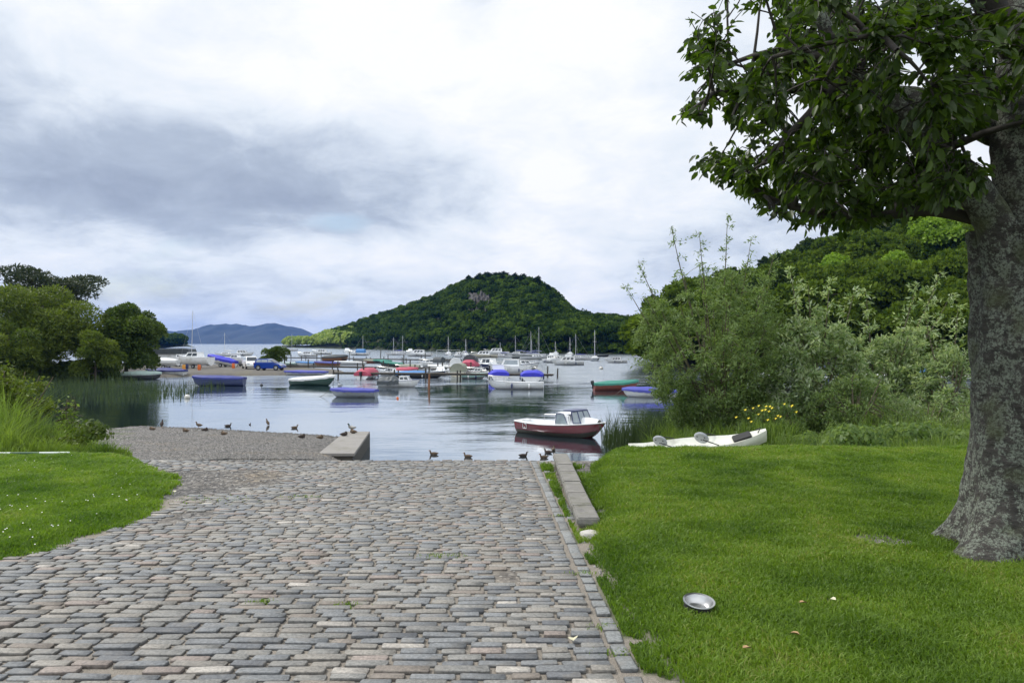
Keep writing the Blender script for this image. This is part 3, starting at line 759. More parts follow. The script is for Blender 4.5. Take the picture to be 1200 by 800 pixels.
# ---------------------------------------------------------------- shrubs and willows
def willow(name, label, cat, base, stems, hgt, spread, nl, leafL, mat, narrow=.26, tall=(), group=None, droop=.2, lowfill=True, lean=0, squash=1.0, cmin=.15, stemr=.05):
    t = thing(name, label, cat, base, 0, group)
    net = Net()
    for i in range(stems):
        a = 2 * pi * (i + random.random() * .6) / stems; sp = spread * (.25 + .75 * random.random()) * .8
        hh = hgt * (.62 + .35 * random.random()) * (1 - .25 * (sp / spread))
        ex, ey = cos(a) * sp + lean, sin(a) * sp * squash
        b0 = (cos(a) * .15, sin(a) * .15, -.1)
        net.smoothpath([b0, (ex * .3, ey * .3, hh * .35), (ex * .68, ey * .68, hh * .7), (ex, ey, hh)], stemr * (.7 + .5 * random.random()), .01)
    for (dx, dy, hz) in tall:
        net.smoothpath([(0, 0, 0), (dx * .4, dy * .4, hz * .45), (dx * .8, dy * .8, hz * .8), (dx, dy, hz)], .04, .006)
    def sample(n):
        o = []
        while len(o) < n:
            u = rng.random(3) * 2 - 1; u[2] = abs(u[2])
            q = np.linalg.norm(u)
            if q > 1 or q < .35: continue
            z = cmin * hgt + u[2] * hgt * .82
            lump = .82 + .36 * vnoise(u[0] * 3 + base[0], u[1] * 3 + u[2] * 3.3, 1, 4)
            if vnoise(u[0] * spread * 1.25 + base[0], z * 1.25 + u[1] * 2, 1, 5) < .40: continue
            wz = .38 + .62 * min(1, u[2] / .4) if base[0] > 0 and hgt > 6 else .7 + .3 * min(1, u[2] / .4)
            o.append(np.array((u[0] * spread * lump * wz + lean * u[2], u[1] * spread * squash * lump * wz, z * (.9 + .2 * lump - .1))))
        return o
    net.grow(sample(90), .018, .007, .12, minr=.008)
    tips = sample(int(nl / 30))
    tt = []
    for (dx, dy, hz) in tall:
        for k in range(13):
            u = .66 + .34 * k / 12; tt.append(np.array((dx * u, dy * u, hz * u)) + rng.normal(size=3) * (.12 + .75 * (1 - u)) * np.array((1, 1, .6)))
    base_ = np.array(net.p); P_, D_, r_ = [], [], []
    nn = len(tips)
    for q, tp in enumerate(tips + tt):
        d = np.linalg.norm(base_ - tp, axis=1); i = int(np.argmin(d)); a = base_[i]
        dv = tp - a; L = np.linalg.norm(dv) + 1e-6
        net.path([a, (a + tp) / 2 + np.array((0, 0, .05 * L)), tp], .006, .002)
        k = 30 if q < nn else 13
        a2 = tp - dv / L * min(L, .9)
        u = rng.random((k, 1)); pp = a2 + (tp - a2) * u + rng.normal(size=(k, 3)) * (.07 if q < nn else .05)
        dd = dv / L * .6 + rng.normal(size=(k, 3)) * .55 + np.array((0, 0, .25 - droop))
        P_.append(pp); D_.append(dd); r_.append(np.full(k, .45 * random.random()) + .55 * rng.random(k))
    net.mesh('branches', M['twig'], t, sides=(8, 6, 4, 3))
    P_ = np.concatenate(P_); D_ = np.concatenate(D_); r_ = np.concatenate(r_)
    L = leafL * (.7 + .6 * rng.random(len(P_)))
    leaves('crown', P_, D_, L, L * narrow, LEAF4, mat, t, r=r_, upw=.6)
    return t
def gb(px, d, zoff=0):
    x = (px - 600) / F * d; return (x, d, Hs(x, d) + zoff)

willow('willow_bush', 'large bushy willow with two thin leafy sprays rising above its crown', 'willow', gb(842, 26), 17, 6.7, 3.2, 40000, .14, M['willow'], narrow=.30,
       tall=((-1.6, 0, 7.3), (.25, -.2, 7.6), (-.6, .2, 7.1), (-2.7, .1, 6.1), (1.1, 0, 6.8), (-3.1, 0, 5.2), (2.0, .2, 6.5)), squash=.8, cmin=.07)
willow('willow_bush', 'pale leafed willow shrub between the large willow and the trunk', 'willow', gb(958, 25), 10, 4.6, 1.9, 15000, .17, M['willow_pale'], narrow=.34, tall=((-.9, 0, 5.6), (.4, 0, 5.2), (1.2, 0, 4.8), (-.3, 0, 5.0)), squash=.7, cmin=.1)
willow('willow_bush', 'silvery leaning willow shrub nearest the big trunk', 'willow', gb(1028, 27), 9, 4.3, 2.2, 13000, .17, M['willow_pale'], narrow=.34, tall=((2.2, 0, 5.5), (1.4, 0, 5.2), (-.4, 0, 4.9), (2.6, 0, 4.8)), lean=1.3, squash=.7, cmin=.05)
willow('willow_bush', 'low dark willow scrub behind the kayak bow', 'willow', gb(905, 23.5), 6, 1.5, 1.2, 7000, .10, M['willow'], narrow=.32, squash=.7, cmin=.02)
willow('willow_bush', 'low spreading willow scrub beside the marsh plants and trunk', 'willow', gb(1085, 24), 7, 1.7, 2.0, 9000, .10, M['willow_pale'], narrow=.32, squash=.7, cmin=.02)
willow('willow_bush', 'open pale willow shrub whose twigs touch the big trunk outline', 'willow', gb(1112, 25.5), 8, 3.4, 1.5, 8000, .15, M['willow_pale'], narrow=.34, tall=((-.8, 0, 4.0), (.3, 0, 4.2)), squash=.7, cmin=.05)
willow('willow_bush', 'mid green willow shrub low between the two tall pale willows', 'willow', gb(1000, 23.5), 8, 2.4, 1.5, 8000, .12, M['willow'], narrow=.32, squash=.7, cmin=.02)
willow('shrub', 'rounded light green shrub at the left edge of the bank', 'shrub', (-10.0, 15.2, Hs(-10.0, 15.2)), 9, 2.15, 1.15, 12000, .085, M['leftwillow'], narrow=.5, squash=.8, cmin=.02, stemr=.02)
willow('shrub', 'small leafy sapling rising out of the tall bank grass', 'shrub', (-9.8, 17.0, Hs(-9.8, 17.0)), 4, 1.35, .35, 420, .09, M['tall'], narrow=.45, cmin=.3, stemr=.012)

# lobed trees at middle distance
def lobed(name, label, cat, loc, h, rad, nl, leafL, mat, lobes=26, trunkh=.22, seed=0, group=None, flat=1.0, wide=.55, layers=None, parent_only=False, tpl=LEAF4, trk=.25, bottom=.12, inner=.25, hi=0.55):
    rs = np.random.default_rng(seed)
    t = thing(name, label, cat, loc, 0, group); lobes = int(lobes * 1.35)
    cz = h * (bottom + 1) / 2; rz = h * (1 - bottom) / 2
    C_ = []; Rr = []
    for i in range(lobes):
        u = rs.normal(size=3); u /= np.linalg.norm(u); q = rs.random() ** .4
        if layers: c = np.array((u[0] * rad * .8 * rs.random() ** .3, u[1] * rad * .8, h * layers[i % len(layers)] + rs.normal() * .02 * h))
        else: c = np.array((u[0] * rad * .76 * q, u[1] * rad * .76 * q, cz + u[2] * rz * .76 * q * flat))
        C_.append(c); Rr.append(rad * (.17 + .2 * rs.random()) if not layers else rad * (.2 + .15 * rs.random()))
    C_ = np.array(C_); Rr = np.array(Rr); w = Rr ** 2 / (Rr ** 2).sum()
    li = rs.choice(lobes, nl, p=w); u = norm(rs.normal(size=(nl, 3))); u[:, 2] = np.where(u[:, 2] < -.35, -u[:, 2], u[:, 2])
    rr = np.where(rs.random(nl) < inner, rs.random(nl) ** .5, .88 + .2 * rs.random(nl))
    Pp = C_[li] + u * (Rr[li] * rr)[:, None] * (np.array([1, 1, .45]) if layers else np.array([1, 1, .85]))
    k = Pp[:, 2] > .02 * h; Pp = Pp[k]; u = u[k]; li = li[k]
    D = u * .6 + rs.normal(size=Pp.shape) * .6
    L = leafL * (.6 + .8 * rs.random(len(Pp)))
    lt = rs.random(lobes)
    net = Net()
    net.smoothpath([(0, 0, -.3), (0, 0, h * trunkh), (.03 * h, 0, h * .55), (0, .02 * h, h * .8)], trk, trk * .2)
    net.grow(list(C_), trk * .4, trk * .08, .1, k=4)
    net.mesh('trunk', M['bark_plain'], t, sides=(8, 6, 4, 3))
    leaves('crown', Pp, D, L, L * wide, tpl, mat, t, r=.4 * lt[li] + .6 * rs.random(len(Pp)), up=u + rs.normal(size=u.shape) * .5)
    return t
def gp(px, d, z=.45): return ((px - 600) / F * d, d, z)
lobed('willow_tree', 'broad yellow-green willow overhanging the water at the left edge', 'willow', gp(48, 83, .3), 10.6, 6.8, 46000, .36, M['leftwillow'], 44, seed=3, bottom=-.12, wide=.32, trk=.35)
lobed('willow_tree', 'smaller yellow-green willow below the broad one beside beached boats', 'willow', gp(112, 80, .2), 5.6, 2.7, 13000, .32, M['leftwillow'], 20, seed=4, bottom=-.3, wide=.32, trk=.15)
lobed('willow_tree', 'low willow clump at the far left waterline', 'willow', gp(8, 76, .2), 6.4, 3.8, 16000, .34, M['leftwillow'], 20, seed=14, bottom=-.3, wide=.32, trk=.15)
lobed('scots_pine', 'dark flat-topped pine rising behind the broad left willow', 'pine', gp(55, 104), 12.6, 8.2, 15000, .42, M['pineleaf'], 34, seed=5, layers=(.62, .7, .78, .86, .9, .95), wide=.4, trk=.35)
lobed('alder_tree', 'rounded dark green tree standing at the boat park edge', 'tree', gp(148, 87), 8.6, 4.3, 30000, .32, M['roundtree'], 34, seed=6, bottom=-.1, wide=.5, trk=.25, inner=.15)
lobed('shrub', 'low round dark green shrub behind the blue car bonnet', 'shrub', gp(321, 112, .5), 3.1, 2.3, 9000, .22, M['roundtree'], 14, seed=8, bottom=-.05, wide=.5, trk=.08)

# yellow flag irises by the kayak
def iris(px, d, n, label):
    x, y, z = gb(px, d); t = thing('iris_plant', label, 'iris plant', (x, y, z), 0, 'yellow irises behind the kayak')
    m = 90; a = rng.random(m) * 2 * pi; r = .22 * rng.random(m)
    blades('leaves', np.cos(a) * r, np.sin(a) * r, np.zeros(m), .5 + .55 * rng.random(m), .03 * np.ones(m), .25, M['marsh'], parent=t)
    for i in range(n):
        b = rng.random() * 6.28; q = .28 * rng.random(); hz = .8 + .45 * rng.random()
        mb = MB(); mb.tube([(q * .5 * cos(b), q * .5 * sin(b), 0), (q * cos(b), q * sin(b), hz)], .006, 4, 0)
        for k in range(6):
            w = k * pi / 3; L = .075
            mb.add([(q*cos(b), q*sin(b), hz), (q*cos(b) + L*.6*cos(w-.4), q*sin(b) + L*.6*sin(w-.4), hz + .03), (q*cos(b) + L*cos(w), q*sin(b) + L*sin(w), hz - .01 + (.05 if k % 2 else 0)), (q*cos(b) + L*.6*cos(w+.4), q*sin(b) + L*.6*sin(w+.4), hz + .03)], [(0, 1, 2, 3)], 1)
        mb.build('flower', [M['marsh'], M['yellow']], t)
for px, d, n, l in ((873, 21.0, 4, 'yellow iris clump directly above the kayak bow'), (897, 20.2, 6, 'yellow iris clump just right of the kayak bow'), (912, 21.5, 5, 'yellow iris clump in front of the pale willow shrub'), (928, 20.6, 3, 'sparse yellow iris clump farthest right of the kayak'), (889, 22.4, 3, 'small yellow iris clump behind the kayak tip')):
    iris(px, d, n, l)

# ---------------------------------------------------------------- far land
def canopy(name, pts, nl, leafL, mat, rx, rz, label, cat, parent=None, group=None, conif=False):
    """many distinct domed crowns built as one far wood; pts (n,3) ground positions"""
    n = len(pts); out_ = []; rv = []; U_ = []
    s = rx * (.7 + .6 * rng.random(n)); hz = rz * (.75 + .5 * rng.random(n)); tint = rng.random(n)
    sub = 5
    so = norm(rng.normal(size=(n, sub, 3))); so[:, :, 2] = np.abs(so[:, :, 2])
    k = nl; li = rng.integers(0, sub, (n, k)); u = norm(rng.normal(size=(n, k, 3))); u[:, :, 2] = np.where(u[:, :, 2] < -.2, -u[:, :, 2], u[:, :, 2])
    if conif:
        v = rng.random((n, k)) ** .8; a = rng.random((n, k)) * 2 * pi
        rad = s[:, None] * (1 - v) ** .75 * (.75 + .35 * np.sin(v * 40 + a * 2)) 
        Pp = np.stack([np.cos(a) * rad, np.sin(a) * rad, hz[:, None] * (.15 + .85 * v)], -1); u = norm(np.stack([np.cos(a), np.sin(a), .6 + 0 * a], -1))
    else:
        c = so[np.arange(n)[:, None], li] * np.array((.55, .55, .45)) * s[:, None, None]
        Pp = c + u * (s[:, None, None] * .55) * (.85 + .25 * rng.random((n, k, 1)))
        Pp[:, :, 2] = Pp[:, :, 2] * .95 + (hz - s * .75)[:, None]
    Pp = Pp + pts[:, None, :]
    Pp = Pp.reshape(-1, 3); u = u.reshape(-1, 3)
    D = norm(np.cross(u, rng.normal(size=u.shape))) + rng.normal(size=u.shape) * .25 + u * .2
    L = leafL * (.6 + .8 * rng.random(len(Pp)))
    r = (.65 * tint[:, None] ** 1.8 + .4 * rng.random((n, k))).ravel()
    o = leaves(name, Pp - D * L[:, None] * .5, D, L, L * .75, LEAF4, mat, parent, r=r, up=u + rng.normal(size=u.shape) * .35)
    if label: tag(o, label, cat, group, kind='stuff')
    return o
# wooded hill across the bay
PX = [330, 340, 360, 380, 401, 437, 459, 485, 509, 530, 545, 563, 590, 624, 635, 645, 656, 667, 688, 745, 800, 900, 1000]
SK = [408, 405, 394, 385, 380, 367, 360, 351, 343, 332, 325, 321, 320, 323, 328, 335, 346, 356, 363, 367, 369, 370, 372]
DSx = [330, 400, 440, 500, 560, 640, 740, 800, 900, 1000]
DSy = [760, 570, 490, 405, 345, 305, 285, 278, 268, 260]
def dsh(px): return np.interp(px, DSx, DSy)
def drg(px): return dsh(px) * 1.0 + 95 + (px < 400) * 20
TH = 12.0
us = np.linspace(330, 1000, 135); vs = np.concatenate([[-.06], np.linspace(0, 1, 22), np.linspace(1.1, 2.2, 8)])
def hillz(px, v):
    d = dsh(px) + (drg(px) - dsh(px)) * v
    sk = np.interp(px, PX, SK); ztop = np.maximum(1.2, 4 + (HZ - sk) / F * drg(px) - TH)
    f = np.where(v < 1, np.sin(np.clip(v, 0, 1) * pi / 2) ** 1.15, np.cos(np.clip(v - 1, 0, 1.2) / 1.2 * pi / 2))
    z = .4 + ztop * f
    z = np.where(v < 0, -1.5, z)
    return d, z
U, Vv = np.meshgrid(us, vs); d, z = hillz(U, Vv)
X = (U - 600) / F * d; z = z + (fbm(X, d, .05, 2) - .5) * 5 * np.clip(Vv, 0, 1) * np.clip((U - 330) / 60, 0, 1)
a = np.arange(U.size).reshape(U.shape); qd = np.stack([a[:-1, :-1], a[:-1, 1:], a[1:, 1:], a[1:, :-1]], -1).reshape(-1, 4)
tag(fast('wooded_hill', np.stack([X, d, z], -1).reshape(-1, 3), qd, M['hillfloor'], smooth=True), kind='structure')
def hpts(n, p0, p1, v0, v1, reject=None):
    px = p0 + (p1 - p0) * rng.random(n); v = v0 + (v1 - v0) * rng.random(n)
    d, z = hillz(px, v); x = (px - 600) / F * d
    k = np.ones(n, bool) if reject is None else ~reject(px, v)
    return np.stack([x, d, z], -1)[k]
def crag(px, v): return (np.hypot((px - 561) / 9, (v - .46) / .10) < 1)
canopy('far_wood', hpts(3300, 392, 1000, .0, 1.12, crag), 210, 1.15, M['wood_far'], 3.7, 8.2, 'dense dark green broadleaf wood covering the hill across the bay', 'wood')
canopy('far_wood', np.concatenate([hpts(520, 336, 400, .0, 1.1), hpts(60, 400, 412, .0, .6)]), 170, 1.7, M['wood_sun_tint'], 4.4, 7.5, 'wood on the low left end of the hill, sunlight painted in as pale yellow-green', 'wood')
canopy('far_shore_scrub', hpts(420, 400, 1000, -.01, .03), 90, 1.0, M['wood_far'], 2.2, 3.2, 'low dark scrub along the far waterline below the hill', 'scrub')
# pines on the knoll, each its own tree
def pine_proto():
    t = thing('pine_tree', 'dark pine with bare lower trunk on the crest of the wooded hill', 'pine', (0, 0, 0), 0, 'pines on the crest of the wooded hill')
    mb = MB(); mb.tube([(0, 0, -1.5), (.1, 0, 5), (0, 0, 10.5)], [.3, .22, .06], 6); mb.build('trunk', M['bark_plain'], t)
    n = 900; v = rng.random(n); a_ = rng.random(n) * 2 * pi; ly = np.round(v * 9) / 9 + rng.normal(size=n) * .02
    rad = (2.6 * (1 - ly) ** .6 + .5) * rng.random(n) ** .5 * (.7 + .4 * np.sin(a_ * 3 + ly * 20))
    Pp = np.stack([np.cos(a_) * rad, np.sin(a_) * rad, 3.6 + 7.6 * ly], -1)
    leaves('crown', Pp, rng.normal(size=(n, 3)) * np.array((1, 1, .35)), 1.0, .55, LEAF4, M['pine_far'], t)
    return t
pp = pine_proto(); first = True
prot2 = None
for i in range(130):
    px = 536 + 124 * random.random(); v = .62 + .5 * random.random()
    if i < 45: px = 538 + 118 * (i / 45) + random.random() * 3; v = .96 + .1 * random.random()
    dd, zz_ = hillz(np.array(px), np.array(v)); dd = float(dd); zz_ = float(zz_)
    l = ((px - 600) / F * dd, dd, zz_ - 1); sc = (.78 + .4 * random.random()) * (1.0 if 545 < px < 650 else .75)
    if first: pp.location = l; pp.rotation_euler.z = random.random() * 6; pp.scale = (sc,) * 3; first = False
    else: copy_tree(pp, l, random.random() * 6, scale=(sc * (.85 + .3 * random.random()), sc, sc))
# crag
cr = MB(); nA = 14; A = np.zeros((nA, nA, 3))
for i in range(nA):
    for j in range(nA):
        px = 549 + 24 * i / (nA - 1); v = .33 + .27 * j / (nA - 1)
        dd, zz_ = hillz(np.array(px), np.array(v)); dd = float(dd) - 5.5 - 2.5 * random.random(); zz_ = float(zz_) + 3.0 + 3.5 * random.random()
        A[i, j] = ((px - 600) / F * dd, dd, zz_)
cr.grid(A); c2 = A.copy(); c2[:, :, 1] += 14; c2[:, :, 2] -= 4; cr.grid(c2)
tag(cr.build('rock_crag', M['rock']), 'bare grey-pink rock face showing through the hill trees', 'crag')

# right hillside across the small bay: ground and separate trees
RX = [760, 800, 860, 900, 950, 1000, 1060, 1120, 1200, 1500]
RS = [372, 342, 330, 318, 295, 268, 250, 240, 232, 215]
def rz(px, v):
    d0 = 112 - 14 * np.clip((px - 900) / 250, 0, 1); d = d0 + v * 110
    zt = 4 + (HZ - np.interp(px, RX, RS)) / F * (d0 + 100) - 9
    z = .3 + np.maximum(zt, 1) * np.sin(np.clip(v, 0, 1) * pi / 2) ** 1.1
    return d, np.where(v < 0, -1.5, z)
us = np.linspace(770, 1500, 60); vs = np.concatenate([[-.08], np.linspace(0, 1, 16), [1.6, 2.5]])
U, Vv = np.meshgrid(us, vs); d, z = rz(U, Vv); X = (U - 600) / F * d
a = np.arange(U.size).reshape(U.shape); qd = np.stack([a[:-1, :-1], a[:-1, 1:], a[1:, 1:], a[1:, :-1]], -1).reshape(-1, 4)
tag(fast('hillside', np.stack([X, d, z], -1).reshape(-1, 3), qd, M['hillfloor'], smooth=True), kind='structure')
protos = []
for k, (mat, lb) in enumerate((('hill_mid', 'mid green rounded tree on the right hillside'), ('hill_dark', 'dark green rounded tree on the right hillside'), ('hill_mid', 'green spreading tree on the right hillside'))):
    protos.append(lobed('hillside_tree', lb, 'tree', (0, 0, 0), 10, 4.6 + .6 * (k == 2), 5200, .62, M[mat], 22, seed=20 + k, group=['mid green trees on the right hillside', 'dark trees on the right hillside', 'spreading trees on the right hillside'][k], bottom=.0, wide=.7, trk=.25, inner=.1))
used = [False] * 3
spots = []
for v in np.linspace(.0, 1.02, 12):
    for px in np.arange(772, 1330, 34 if v < .6 else 27):
        px2 = px + random.uniform(-12, 12); v2 = v + random.uniform(-.04, .04)
        if px2 < 800 and v2 < .3 and False: continue
        spots.append((px2, max(0.01, v2)))
for px, v in spots:
    dd, zz_ = rz(np.array(px), np.array(v)); l = ((px - 600) / F * float(dd), float(dd), float(zz_) - .5)
    if math.hypot((px - 1095) / 50, (v - .34) / .2) < .7: continue
    k = random.choice([0, 0, 2]) if v < .55 else random.choice([1, 1, 0])
    sc = random.uniform(.8, 1.25)
    if not used[k]: protos[k].location = l; protos[k].scale = (sc,) * 3; used[k] = True
    else: copy_tree(protos[k], l, random.random() * 6, scale=(sc, sc, sc * random.uniform(.9, 1.15)))
br = lobed('hillside_tree', 'bright green spreading tree beside the big trunk on the hillside', 'tree', (0, 0, 0), 11, 5.6, 9000, .55, M['hill_bright'], 26, seed=31, bottom=.0, wide=.7, trk=.25, inner=.1)
for i, (px, v, sc, lb) in enumerate(((1104, .42, 1.15, None), (1055, .26, .85, 'bright green tree left of the brightest tree, lower down the hillside'), (1128, .12, .8, 'bright green tree at the foot of the hillside beside the trunk'), (975, .34, .95, 'bright green tree directly above the pale willow shrub'))):
    dd, zz_ = rz(np.array(px), np.array(v)); l = ((px - 600) / F * float(dd), float(dd), float(zz_) - .5)
    if i == 0: br.location = l; br.scale = (sc,) * 3
    else: copy_tree(br, l, i * 1.7, label=lb, scale=sc)
# taller dark trees standing at the near left end of the hillside
for px, sk, d, rr, sd, lb in ((905, 309, 120, 4.4, 41, 'rounded dark tree rising above the right of the large willow'), (800, 336, 118, 4.2, 42, 'rounded dark tree rising above the left of the large willow'), (868, 326, 122, 4.0, 43, 'dark tree crown seen directly behind the large willow top')):
    zt = 4 + (HZ - sk) / F * d
    lobed('broadleaf_tree', lb, 'tree', ((px - 600) / F * d, d, .5), zt, rr, 11000, .5, M['hill_dark'], 24, seed=sd, bottom=.0, wide=.7, trk=.3, inner=.12)

# left wooded headland and the blue mountains
def ridge(name, pxs, sks, d, depth, mat, n=120, rough=.0, m=10):
    u = np.linspace(pxs[0], pxs[-1], n); zt = 4 + (HZ - np.interp(u, pxs, sks)) / F * d
    A = np.zeros((m + 5, n, 3))
    for i in range(m + 5):
        v = i / m; dd = d - depth * (1 - v)
        f = sin(min(v, 1) * pi / 2) if v <= 1 else cos(min(1, (v - 1) * 2) * pi / 2)
        nz = (fbm(u * .12, np.full(n, v * 5), 1, 2) - .5) * rough * min(v * 1.5, 1) * zt * (1 if v < .95 else .25)
        A[i, :, 0] = (u - 600) / F * d; A[i, :, 1] = dd; A[i, :, 2] = -1 + (zt + 1) * f * (1 if True else 0) + nz
    mb = MB(); mb.grid(A); return tag(mb.build(name, mat, smooth=True), kind='structure')
ridge('mountains', [60, 150, 190, 222, 245, 262, 275, 290, 302, 312, 325, 340, 352, 362, 380, 420], [392, 388, 387.5, 388.5, 386, 381.5, 380, 382.5, 383.5, 383, 382, 382.5, 385, 390, 398, 404], 4600, 900, M['mount'], rough=.5, m=16)
X = gp(0, 620, 0)
ridge('wooded_headland', [100, 150, 185, 200, 212, 218], [385, 388, 392, 396, 402, 406], 620, 60, M['hillfloor'])
px = 120 + 93 * rng.random(240); dd = 575 + 50 * rng.random(240)
canopy('headland_wood', np.stack([(px - 600) / F * dd, dd, np.maximum(.5, 4 + (HZ - np.interp(px, [100, 185, 200, 212], [388, 396, 401, 406])) / F * dd - 9)], -1), 120, 2.0, M['wood_far'], 4.5, 8.5, 'dark wooded headland beyond the left boat park', 'wood')

# gravel spit with the boat park
sp = [(-140, 84), (-62, 84), (-44, 87), (-38, 92), (-31, 95), (-25.5, 97.5), (-22.2, 101), (-23, 106), (-27, 112), (-33, 121), (-45, 134), (-70, 142), (-140, 150)]
cxs = [p[0] for p in sp]
mb = MB(); ctr = np.array((-70, 112)); rings = []
for k, (sc, z) in enumerate(((1.06, -.6), (1.0, -.03), (.975, .25), (.93, .42), (.6, .48), (.05, .5))):
    ring = []
    for i in range(len(sp)):
        for j in range(4):
            a_ = np.array(sp[i]); b_ = np.array(sp[(i + 1) % len(sp)]); q = a_ + (b_ - a_) * j / 4
            q = ctr + (q - ctr) * (sc if sc < .9 else 1 - (1 - sc) * 30 / max(20, np.linalg.norm(q - ctr)))
            ring.append((q[0], q[1] + .4 * (vnoise(q[0], q[1], .4, 2) - .5), z))
    rings.append(ring)
mb.grid(np.array(rings), closed=True)
tag(mb.build('spit_ground', M['landspit'], smooth=True), kind='structure')

px = -40 + 168 * rng.random(82); dd = 82.5 + 3.5 * rng.random(82)
canopy('bank_scrub', np.stack([(px - 600) / F * dd, dd, np.full(82, -.5)], -1), 420, .34, M['roundtree'], 1.5, 1.9, 'low dark scrub along the waterline under the left willows', 'scrub')

n = 150; X = 7.2 + 13 * rng.random(n); Y = 16 + 11 * rng.random(n); k = X < .62 * Y; X, Y = X[k], Y[k]
canopy('bank_thicket', np.stack([X, Y, H(X, Y) - .15], -1), 330, .10, M['willow'], .55, .65, 'low leafy thicket among the marsh plants behind the right lawn', 'thicket')
n = 46; X = -13.5 + 7.0 * rng.random(n) ** .8; Y = 12.9 + 4 * rng.random(n); k = X < np.interp(Y, LE_Y, LE_X) - .5; X, Y = X[k], Y[k]
canopy('bank_thicket', np.stack([X, Y, H(X, Y) - .1], -1), 360, .065, M['leftwillow'], .34, .55, 'low leafy weeds among the tall grass of the left bank', 'weeds')

n = 150; X = -66 - 72 * rng.random(n); Y = 88 + 56 * rng.random(n)
canopy('spit_wood', np.stack([X, Y, np.full(n, .3)], -1), 380, .7, M['roundtree'], 3.4, 6.5, 'dense wood on the spit beyond the left willows', 'wood')
# ---------------------------------------------------------------- boats
def hull_fn(L, B, Fb, bow=.35, stern=.05, tw=.7, draft=.12, rake=.3, full=2.2):
    def half(t):
        return B / 2 * (tw + (1 - tw) * sin(pi / 2 * t / .45) if t < .45 else max(0, 1 - ((t - .45) / .55) ** full) ** .85)
    def sheer(t): return Fb * (1 + bow * t ** 2.2 + stern * (1 - t) ** 2)
    def keel(t): return -draft + (0 if t < .7 else ((t - .7) / .3) ** 2.2 * (draft + Fb * .25))
    def pt(t, s, side=1):
        b = half(t) * (sin(s * pi / 2) ** .62 if s > 0 else 0)
        if t > .985: b = max(b, .012 * (s > 0))
        z = keel(t) + (sheer(t) - keel(t)) * s ** 1.35
        x = L * (t - .5) - rake * (1 - s) * t ** 6 - .06 * L * 0
        return (x, side * b, z)
    return half, sheer, keel, pt
def build_hull(par, hf, mats, nT=22, stripe=1, open_=False, deckmat=None, name='hull', levels=(0, .18, .38, .6, .8, .93, 1)):
    half, sheer, keel, pt = hf; ts = np.linspace(0, 1, nT)
    mb = MB(); ns = len(levels)
    ring = lambda t: [pt(t, s, -1) for s in levels[::-1]] + [pt(t, s, 1) for s in levels[1:]]
    A = np.array([ring(t) for t in ts]); m = A.shape[1]
    def mi(i, j):
        k = min(j, m - 2 - j)   # 0 = top strip
        return 0 if k >= stripe else min(1, len(mats) - 1)
    mb.grid(A, mi)
    mb.add([tuple(q) for q in A[0]], [list(range(m))[::-1]], 0)
    mb.build(name, mats, par, smooth=True)
    if deckmat:
        db = MB(); D = np.zeros((nT, 5, 3))
        for i, t in enumerate(ts):
            for j, v in enumerate((-1, -.5, 0, .5, 1)):
                D[i, j] = (L_of(hf) * (t - .5), v * half(t) * .985, sheer(t) - .012 + .05 * (1 - v * v) * half(t))
        db.grid(D); db.build('deck', deckmat, par, smooth=True)
def L_of(hf): return hf[3](1, 1)[0] - hf[3](0, 1)[0]
def rub(par, hf, mat, r=.025):
    half, sheer, keel, pt = hf; mb = MB()
    for sd in (-1, 1):
        mb.tube([(pt(t, 1, sd)[0], sd * (half(t) + .005), sheer(t)) for t in np.linspace(0, 1, 18)], r, 5)
    mb.tube([(pt(0, 1, 1)[0], half(0), sheer(0)), (pt(0, 1, -1)[0], -half(0), sheer(0))], r, 5)
    mb.build('gunwale', mat, par)
def cover(par, hf, mat, t0=0, t1=1, ridge=.22, skirt=.13, seed=0, name='cover', sag=.05, pw=1.6):
    half, sheer, keel, pt = hf; ts = np.linspace(t0, t1, 24); vs = np.linspace(-1, 1, 13); A = np.zeros((24, 15, 3)); L = L_of(hf)
    for i, t in enumerate(ts):
        b = half(t) + .03
        e = sin(pi * (i + .6) / 24.2) ** (.5 if pw < 3 else .3)
        for j, v in enumerate(vs):
            z = sheer(t) + .03 + ridge * e * (1 - abs(v) ** pw) + sag * (vnoise(i * .45 + seed, j * .5, 1, 3) - .5) * e - sag * .6 * abs(sin(t * 9 + seed)) * (1 - abs(v)) 
            A[i, j + 1] = (L * (t - .5) + (.03 if i == 23 else -.03 if i == 0 else 0), v * b, z)
        for j, sd in ((0, -1), (14, 1)):
            A[i, j] = (A[i, 1 if sd < 0 else 13, 0], sd * (b + .015), sheer(t) - skirt * (.8 + .5 * vnoise(i * .9 + seed, sd + 3, 1, 1)))
    mb = MB(); mb.grid(A)
    for i in (0, 23):
        e = A[i, 1:14].copy(); e2 = e.copy(); e2[:, 2] = sheer(ts[i]) - skirt; e2[:, 0] += (.015 if i else -.015)
        mb.grid(np.array([e, e2]))
    mb.build(name, mat, par, smooth=True)
def outboard(par, x, y, z, s=1.0, mat=None, ang=.25):
    mb = MB(); mb.box((x - .14 * s, y, z + .26 * s), (.34 * s, .26 * s, .34 * s), 0, tx=.8, ty=.75, ry=-ang)
    mb.box((x - .12 * s, y, z - .1 * s), (.12 * s, .09 * s, .5 * s), 0); mb.box((x - .02 * s, y, z), (.14 * s, .2 * s, .16 * s), 0)
    mb.build('outboard_motor', mat or M['black'], par, bevel=.025 * s, smooth=True)
